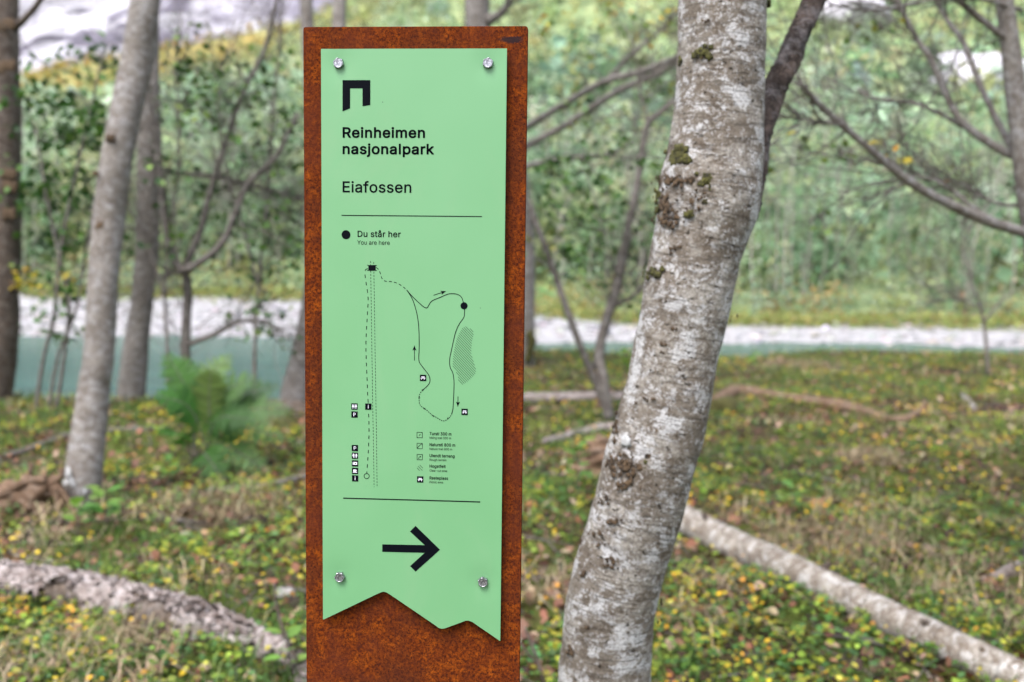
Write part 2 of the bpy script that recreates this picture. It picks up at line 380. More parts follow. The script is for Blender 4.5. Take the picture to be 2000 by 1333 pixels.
# ------------------------------------------------------------------ the trail sign
TR = json.loads(r'''{"logo":[[-78.52,-59.76],[-47.51,-59.76],[-47.5,-86.81],[-56.19,-88.07],[-56.18,-68.69],[-70.03,-68.69],[-70.06,-90.41],[-78.59,-93.75]],"arrow":[[-33.48,-580.98],[15.36,-580.45],[-1.63,-565.08],[4.78,-558.39],[32.95,-585.19],[4.99,-611.67],[-1.31,-605.35],[15.4,-589.35],[-33.47,-589.73]],"profile":[[-101.6,-671.59],[-37.68,-638.51],[-34.27,-637.0],[-31.7,-636.39],[-28.63,-637.15],[-24.87,-639.27],[28.91,-674.52],[32.32,-676.99],[35.72,-677.73],[39.11,-677.08],[58.56,-669.08],[62.77,-667.19],[66.15,-666.89],[70.39,-668.12],[103.53,-689.49]],"solid":[[[-6.24,-290.03],[-5.24,-291.23],[-4.29,-292.39],[-3.25,-293.62],[-1.97,-295.01],[-0.33,-296.68],[1.57,-298.54],[3.52,-300.42],[5.33,-302.12],[7.01,-303.65],[8.64,-305.1],[10.14,-306.39],[11.42,-307.44],[12.41,-308.22],[13.17,-308.77],[13.81,-309.15],[14.46,-309.44],[15.13,-309.66],[15.75,-309.78],[16.34,-309.75],[16.89,-309.52],[17.37,-309.04],[17.79,-308.36],[18.21,-307.55],[18.69,-306.73],[19.23,-305.85],[19.81,-304.87],[20.43,-303.92],[21.09,-303.09],[21.72,-302.45],[22.34,-301.93],[23.09,-301.44],[24.11,-300.88],[25.53,-300.23],[27.24,-299.55],[29.04,-298.84],[30.74,-298.15],[32.32,-297.44],[33.87,-296.72],[35.36,-296.03],[36.77,-295.42],[38.03,-294.9],[39.18,-294.45],[40.33,-294.07],[41.59,-293.79],[43.04,-293.61],[44.6,-293.51],[46.17,-293.5],[47.62,-293.59],[48.95,-293.77],[50.22,-294.03],[51.4,-294.39],[52.45,-294.84],[53.37,-295.39],[54.17,-296.04],[54.87,-296.76],[55.48,-297.55],[55.99,-298.4],[56.41,-299.33],[56.76,-300.31],[57.08,-301.36],[57.38,-302.49],[57.63,-303.69],[57.86,-304.92],[58.08,-306.14],[58.3,-307.33],[58.52,-308.53],[58.71,-309.72],[58.84,-310.92],[58.92,-312.13],[58.96,-313.36],[58.95,-314.57],[58.88,-315.73],[58.79,-316.82],[58.66,-317.87],[58.45,-318.9],[58.07,-319.94],[57.48,-320.99],[56.72,-322.03],[55.89,-323.09],[55.09,-324.2],[54.34,-325.32],[53.59,-326.44],[52.85,-327.66],[52.1,-329.06],[51.34,-330.68],[50.57,-332.47],[49.82,-334.38],[49.14,-336.34],[48.55,-338.34],[48.02,-340.42],[47.52,-342.58],[47.02,-344.81],[46.5,-347.21],[45.99,-349.73],[45.49,-352.23],[45.03,-354.51],[44.6,-356.59],[44.18,-358.53],[43.81,-360.29],[43.5,-361.8],[43.25,-362.9],[43.07,-363.67],[42.92,-364.42],[42.8,-365.46],[42.69,-366.96],[42.59,-368.72],[42.55,-370.52],[42.6,-372.13],[42.74,-373.48],[42.95,-374.7],[43.24,-375.84],[43.61,-376.96],[44.1,-378.04],[44.7,-379.06],[45.31,-380.08],[45.82,-381.16],[46.21,-382.25],[46.54,-383.34],[46.82,-384.55],[47.07,-385.99],[47.3,-387.65],[47.5,-389.48],[47.65,-391.53],[47.74,-393.88],[47.74,-396.65],[47.67,-399.77],[47.56,-402.99],[47.46,-406.05],[47.37,-408.99],[47.27,-411.91],[47.16,-414.65],[47.05,-417.02],[46.96,-418.92],[46.87,-420.45],[46.76,-421.8],[46.61,-423.13],[46.39,-424.44],[46.12,-425.66],[45.83,-426.84],[45.55,-428.04]],[[12.47,-402.15],[13.56,-401.22],[14.67,-400.29],[15.74,-399.36],[16.72,-398.41],[17.61,-397.44],[18.45,-396.46],[19.18,-395.47],[19.75,-394.45],[20.17,-393.42],[20.45,-392.37],[20.59,-391.29],[20.58,-390.17],[20.41,-388.98],[20.08,-387.74],[19.63,-386.51],[19.09,-385.33],[18.46,-384.26],[17.73,-383.27],[16.92,-382.26],[16.03,-381.14],[15.02,-379.85],[13.89,-378.45],[12.76,-377.05],[11.74,-375.76],[10.84,-374.61],[9.99,-373.55],[9.25,-372.54],[8.67,-371.56],[8.28,-370.67],[8.04,-369.87],[7.91,-369.0],[7.8,-367.94],[7.73,-366.52],[7.72,-364.87],[7.75,-363.23],[7.78,-361.87],[7.82,-361.08],[7.89,-360.64],[7.96,-360.06],[8.01,-358.81],[8.05,-356.66],[8.08,-353.92],[8.09,-350.9],[8.08,-347.91],[8.04,-344.94],[7.99,-341.87],[7.91,-338.79],[7.78,-335.83],[7.61,-332.97],[7.41,-330.18],[7.17,-327.49],[6.89,-324.98],[6.57,-322.68],[6.2,-320.54],[5.8,-318.52],[5.39,-316.56],[4.97,-314.67],[4.52,-312.88],[4.05,-311.13],[3.54,-309.36],[2.98,-307.53],[2.39,-305.69],[1.76,-303.89],[1.09,-302.18],[0.4,-300.61],[-0.33,-299.14],[-1.11,-297.7],[-1.97,-296.22],[-2.95,-294.69],[-4.03,-293.14],[-5.14,-291.58],[-6.24,-290.03]]],"dash":[[[[45.55,-428.04],[45.12,-429.0],[44.7,-429.97],[44.25,-430.91],[43.74,-431.75],[43.12,-432.48],[42.43,-433.13],[41.73,-433.71],[41.08,-434.26],[40.52,-434.78],[40.01,-435.25],[39.49,-435.67],[38.9,-436.02],[38.2,-436.33],[37.43,-436.59],[36.63,-436.76],[35.85,-436.82],[35.11,-436.75],[34.4,-436.58],[33.64,-436.3],[32.79,-435.91],[31.8,-435.37],[30.72,-434.69],[29.6,-433.97],[28.5,-433.32],[27.42,-432.78],[26.32,-432.29],[25.25,-431.79],[24.22,-431.22],[23.26,-430.57],[22.34,-429.87],[21.45,-429.13],[20.54,-428.36],[19.61,-427.53],[18.67,-426.64],[17.75,-425.78],[16.85,-425.02],[16.0,-424.41],[15.18,-423.91],[14.37,-423.43],[13.54,-422.89],[12.65,-422.3],[11.72,-421.68],[10.84,-421.02],[10.11,-420.28],[9.55,-419.51],[9.11,-418.72],[8.77,-417.79],[8.5,-416.64],[8.3,-415.12],[8.17,-413.33],[8.15,-411.51],[8.23,-409.93],[8.44,-408.67],[8.76,-407.58],[9.18,-406.59],[9.68,-405.63],[10.28,-404.7],[10.99,-403.84],[11.74,-403.0],[12.47,-402.15]],1.5,1.0,0.85],[[[-40.67,-265.52],[-39.95,-266.07],[-39.21,-266.59],[-38.5,-267.16],[-37.87,-267.88],[-37.33,-268.8],[-36.86,-269.86],[-36.43,-270.97],[-36.04,-272.06],[-35.72,-273.13],[-35.47,-274.21],[-35.2,-275.26],[-34.82,-276.25],[-34.31,-277.19],[-33.71,-278.1],[-33.06,-278.92],[-32.38,-279.58],[-31.72,-280.05],[-31.05,-280.36],[-30.28,-280.57],[-29.34,-280.74],[-28.16,-280.82],[-26.8,-280.8],[-25.34,-280.79],[-23.87,-280.9],[-22.39,-281.14],[-20.87,-281.45],[-19.32,-281.86],[-17.79,-282.38],[-16.26,-283.02],[-14.71,-283.77],[-13.19,-284.62],[-11.71,-285.54],[-10.3,-286.57],[-8.94,-287.7],[-7.59,-288.88],[-6.24,-290.03]],3.2,2.6,0.8],[[[-50.41,-266.84],[-51.14,-267.08],[-51.87,-267.32],[-52.48,-267.71],[-52.92,-268.28],[-53.24,-269.0],[-53.45,-269.88],[-53.55,-270.91],[-53.54,-272.1],[-53.46,-273.49],[-53.34,-275.0],[-53.15,-276.71],[-52.85,-278.89],[-52.37,-281.87],[-51.78,-285.31],[-51.26,-288.49],[-50.87,-291.07],[-50.54,-293.38],[-50.28,-295.7],[-50.08,-298.02],[-49.95,-300.34],[-49.92,-302.93],[-50.01,-305.88],[-50.19,-309.11],[-50.4,-312.6],[-50.63,-316.45],[-50.88,-320.57],[-51.14,-324.7],[-51.39,-328.74],[-51.64,-332.78],[-51.87,-336.83],[-52.07,-340.92],[-52.24,-345.01],[-52.36,-348.97],[-52.4,-353.04],[-52.39,-356.98],[-52.36,-359.91],[-52.34,-360.82],[-52.3,-360.72],[-52.24,-361.76],[-52.15,-364.92],[-52.03,-369.22],[-51.87,-373.93],[-51.65,-378.85],[-51.39,-384.18],[-51.13,-389.78],[-50.88,-396.07],[-50.63,-402.64],[-50.4,-408.12],[-50.22,-411.61],[-50.06,-414.01],[-49.9,-416.69],[-49.74,-420.1],[-49.57,-423.78],[-49.41,-427.73],[-49.23,-432.05],[-49.04,-436.64],[-48.91,-441.24],[-48.85,-445.71],[-48.86,-450.18],[-48.91,-454.79],[-49.03,-459.73],[-49.2,-464.81],[-49.4,-469.62],[-49.62,-473.98],[-49.87,-478.06],[-50.14,-482.01],[-50.44,-486.03],[-50.75,-489.91],[-51.01,-493.18],[-51.17,-495.46],[-51.28,-497.12],[-51.38,-498.78]],4.0,4.3,0.85],[[[-47.25,-258.41],[-47.0,-270.4],[-46.25,-314.95],[-45.62,-361.64],[-45.12,-386.0],[-44.73,-417.8],[-43.97,-452.21],[-42.95,-514.7]],2.0,1.6,0.6],[[[-43.59,-259.56],[-42.84,-302.83],[-41.94,-361.57],[-41.3,-398.14],[-40.53,-439.82],[-39.48,-515.22]],2.0,1.6,0.6]],"dots":[[-74.98,-229.39,5.0],[58.33,-306.85,4.0]],"ring":[-51.5,-502.26,2.95],"smallarrows":[[[24.08,-295.6],[37.7,-290.85]],[[2.81,-369.22],[2.74,-352.24]],[[52.34,-408.74],[52.18,-420.2]]],"heads":[[[41.92,-432.77],[39.99,-435.14]],[[25.44,-432.17],[22.99,-430.63]],[[15.01,-423.84],[12.68,-422.42]],[[8.35,-410.9],[8.34,-408.71]],[[11.62,-403.02],[13.81,-401.03]]],"hut":[[-49.68,-262.87],[-41.28,-262.77],[-41.28,-269.13],[-49.68,-269.23]],"hutlines":[[[-51.14,-262.77],[-49.68,-263.35]],[[-41.28,-263.25],[-39.94,-263.11]],[[-51.02,-269.25],[-49.68,-268.51]],[[-41.28,-268.53],[-39.94,-268.99]]],"icons":[["toilet",-65.5,-422.74],["P",-65.45,-431.9],["i",-49.66,-422.57],["P",-65.05,-470.38],["toilet",-65.0,-479.11],["camera",-64.88,-487.97],["cup",-64.89,-496.65],["i",-64.77,-505.29],["picnic",12.65,-388.63],["picnic",59.95,-426.13],["picnic",9.87,-504.56]],"boxes":[["dash",9.03,-453.64],["curve",9.15,-466.13],["arrow",9.26,-478.88]],"hatch":[[[52.42,-389.72],[57.71,-395.2]],[[52.13,-386.46],[59.46,-394.06]],[[50.09,-381.4],[61.21,-392.92]],[[46.03,-374.25],[62.84,-391.66]],[[46.18,-371.45],[64.43,-390.35]],[[46.33,-368.65],[66.01,-389.04]],[[46.57,-365.95],[67.43,-387.56]],[[46.82,-363.26],[68.78,-386.0]],[[47.07,-360.57],[70.13,-384.45]],[[47.36,-357.92],[71.38,-382.79]],[[47.81,-355.43],[72.01,-380.5]],[[48.26,-352.95],[72.13,-377.66]],[[48.72,-350.48],[70.86,-373.4]],[[49.29,-348.12],[69.55,-369.09]],[[49.87,-345.76],[68.12,-364.66]],[[50.46,-343.42],[66.87,-360.41]],[[51.42,-341.47],[66.84,-357.43]],[[52.38,-339.51],[66.87,-354.52]],[[53.34,-337.55],[67.04,-351.74]],[[54.41,-335.71],[67.22,-348.97]],[[55.49,-333.88],[67.49,-346.3]],[[56.57,-332.04],[68.07,-343.96]],[[58.24,-330.82],[68.65,-341.61]],[[60.23,-329.93],[69.24,-339.26]],[[65.15,-332.07],[68.86,-335.92]]],"hatch2":[[[6.27,-491.4],[9.18,-494.41]],[[7.39,-489.25],[12.27,-494.3]],[[9.27,-487.88],[12.76,-491.5]]],"lines":[[-80,77.5,-207.9,0.95],[-78.6,78.4,-528.5,1.3]],"text":[["Reinheimen",-78.61,-122.52,92.21,11.59,0.085,"title_lettering"],["nasjonalpark",-78.64,-140.45,102.41,11.62,0.085,"title_lettering"],["Eiafossen",-78.73,-182.5,77.34,12.2,0.045,"place_lettering"],["Du står her",-61.84,-231.64,48.76,6.81,0.05,"location_lettering"],["You are here",-62.21,-240.18,36.68,4.78,0.008,"location_lettering"],["Tursti 300 m",20.3,-453.44,24.81,3.56,0.06,"legend_lettering"],["hiking trail 300 m",20.32,-457.74,24.45,2.58,0.012,"legend_lettering"],["Natursti 800 m",20.37,-466.04,29.23,3.57,0.06,"legend_lettering"],["Nature trail 800 m",20.39,-470.38,25.7,2.58,0.012,"legend_lettering"],["Ulendt terreng",20.43,-478.59,28.52,3.57,0.06,"legend_lettering"],["Rough terrain",20.45,-482.9,19.11,2.59,0.012,"legend_lettering"],["Hogstfelt",20.49,-490.68,18.39,3.58,0.06,"legend_lettering"],["Clear-cut area",20.52,-495.23,19.99,2.59,0.012,"legend_lettering"],["Rasteplass",20.57,-504.23,21.1,3.59,0.06,"legend_lettering"],["Picnic area",20.59,-508.51,15.35,2.6,0.012,"legend_lettering"]]}''')
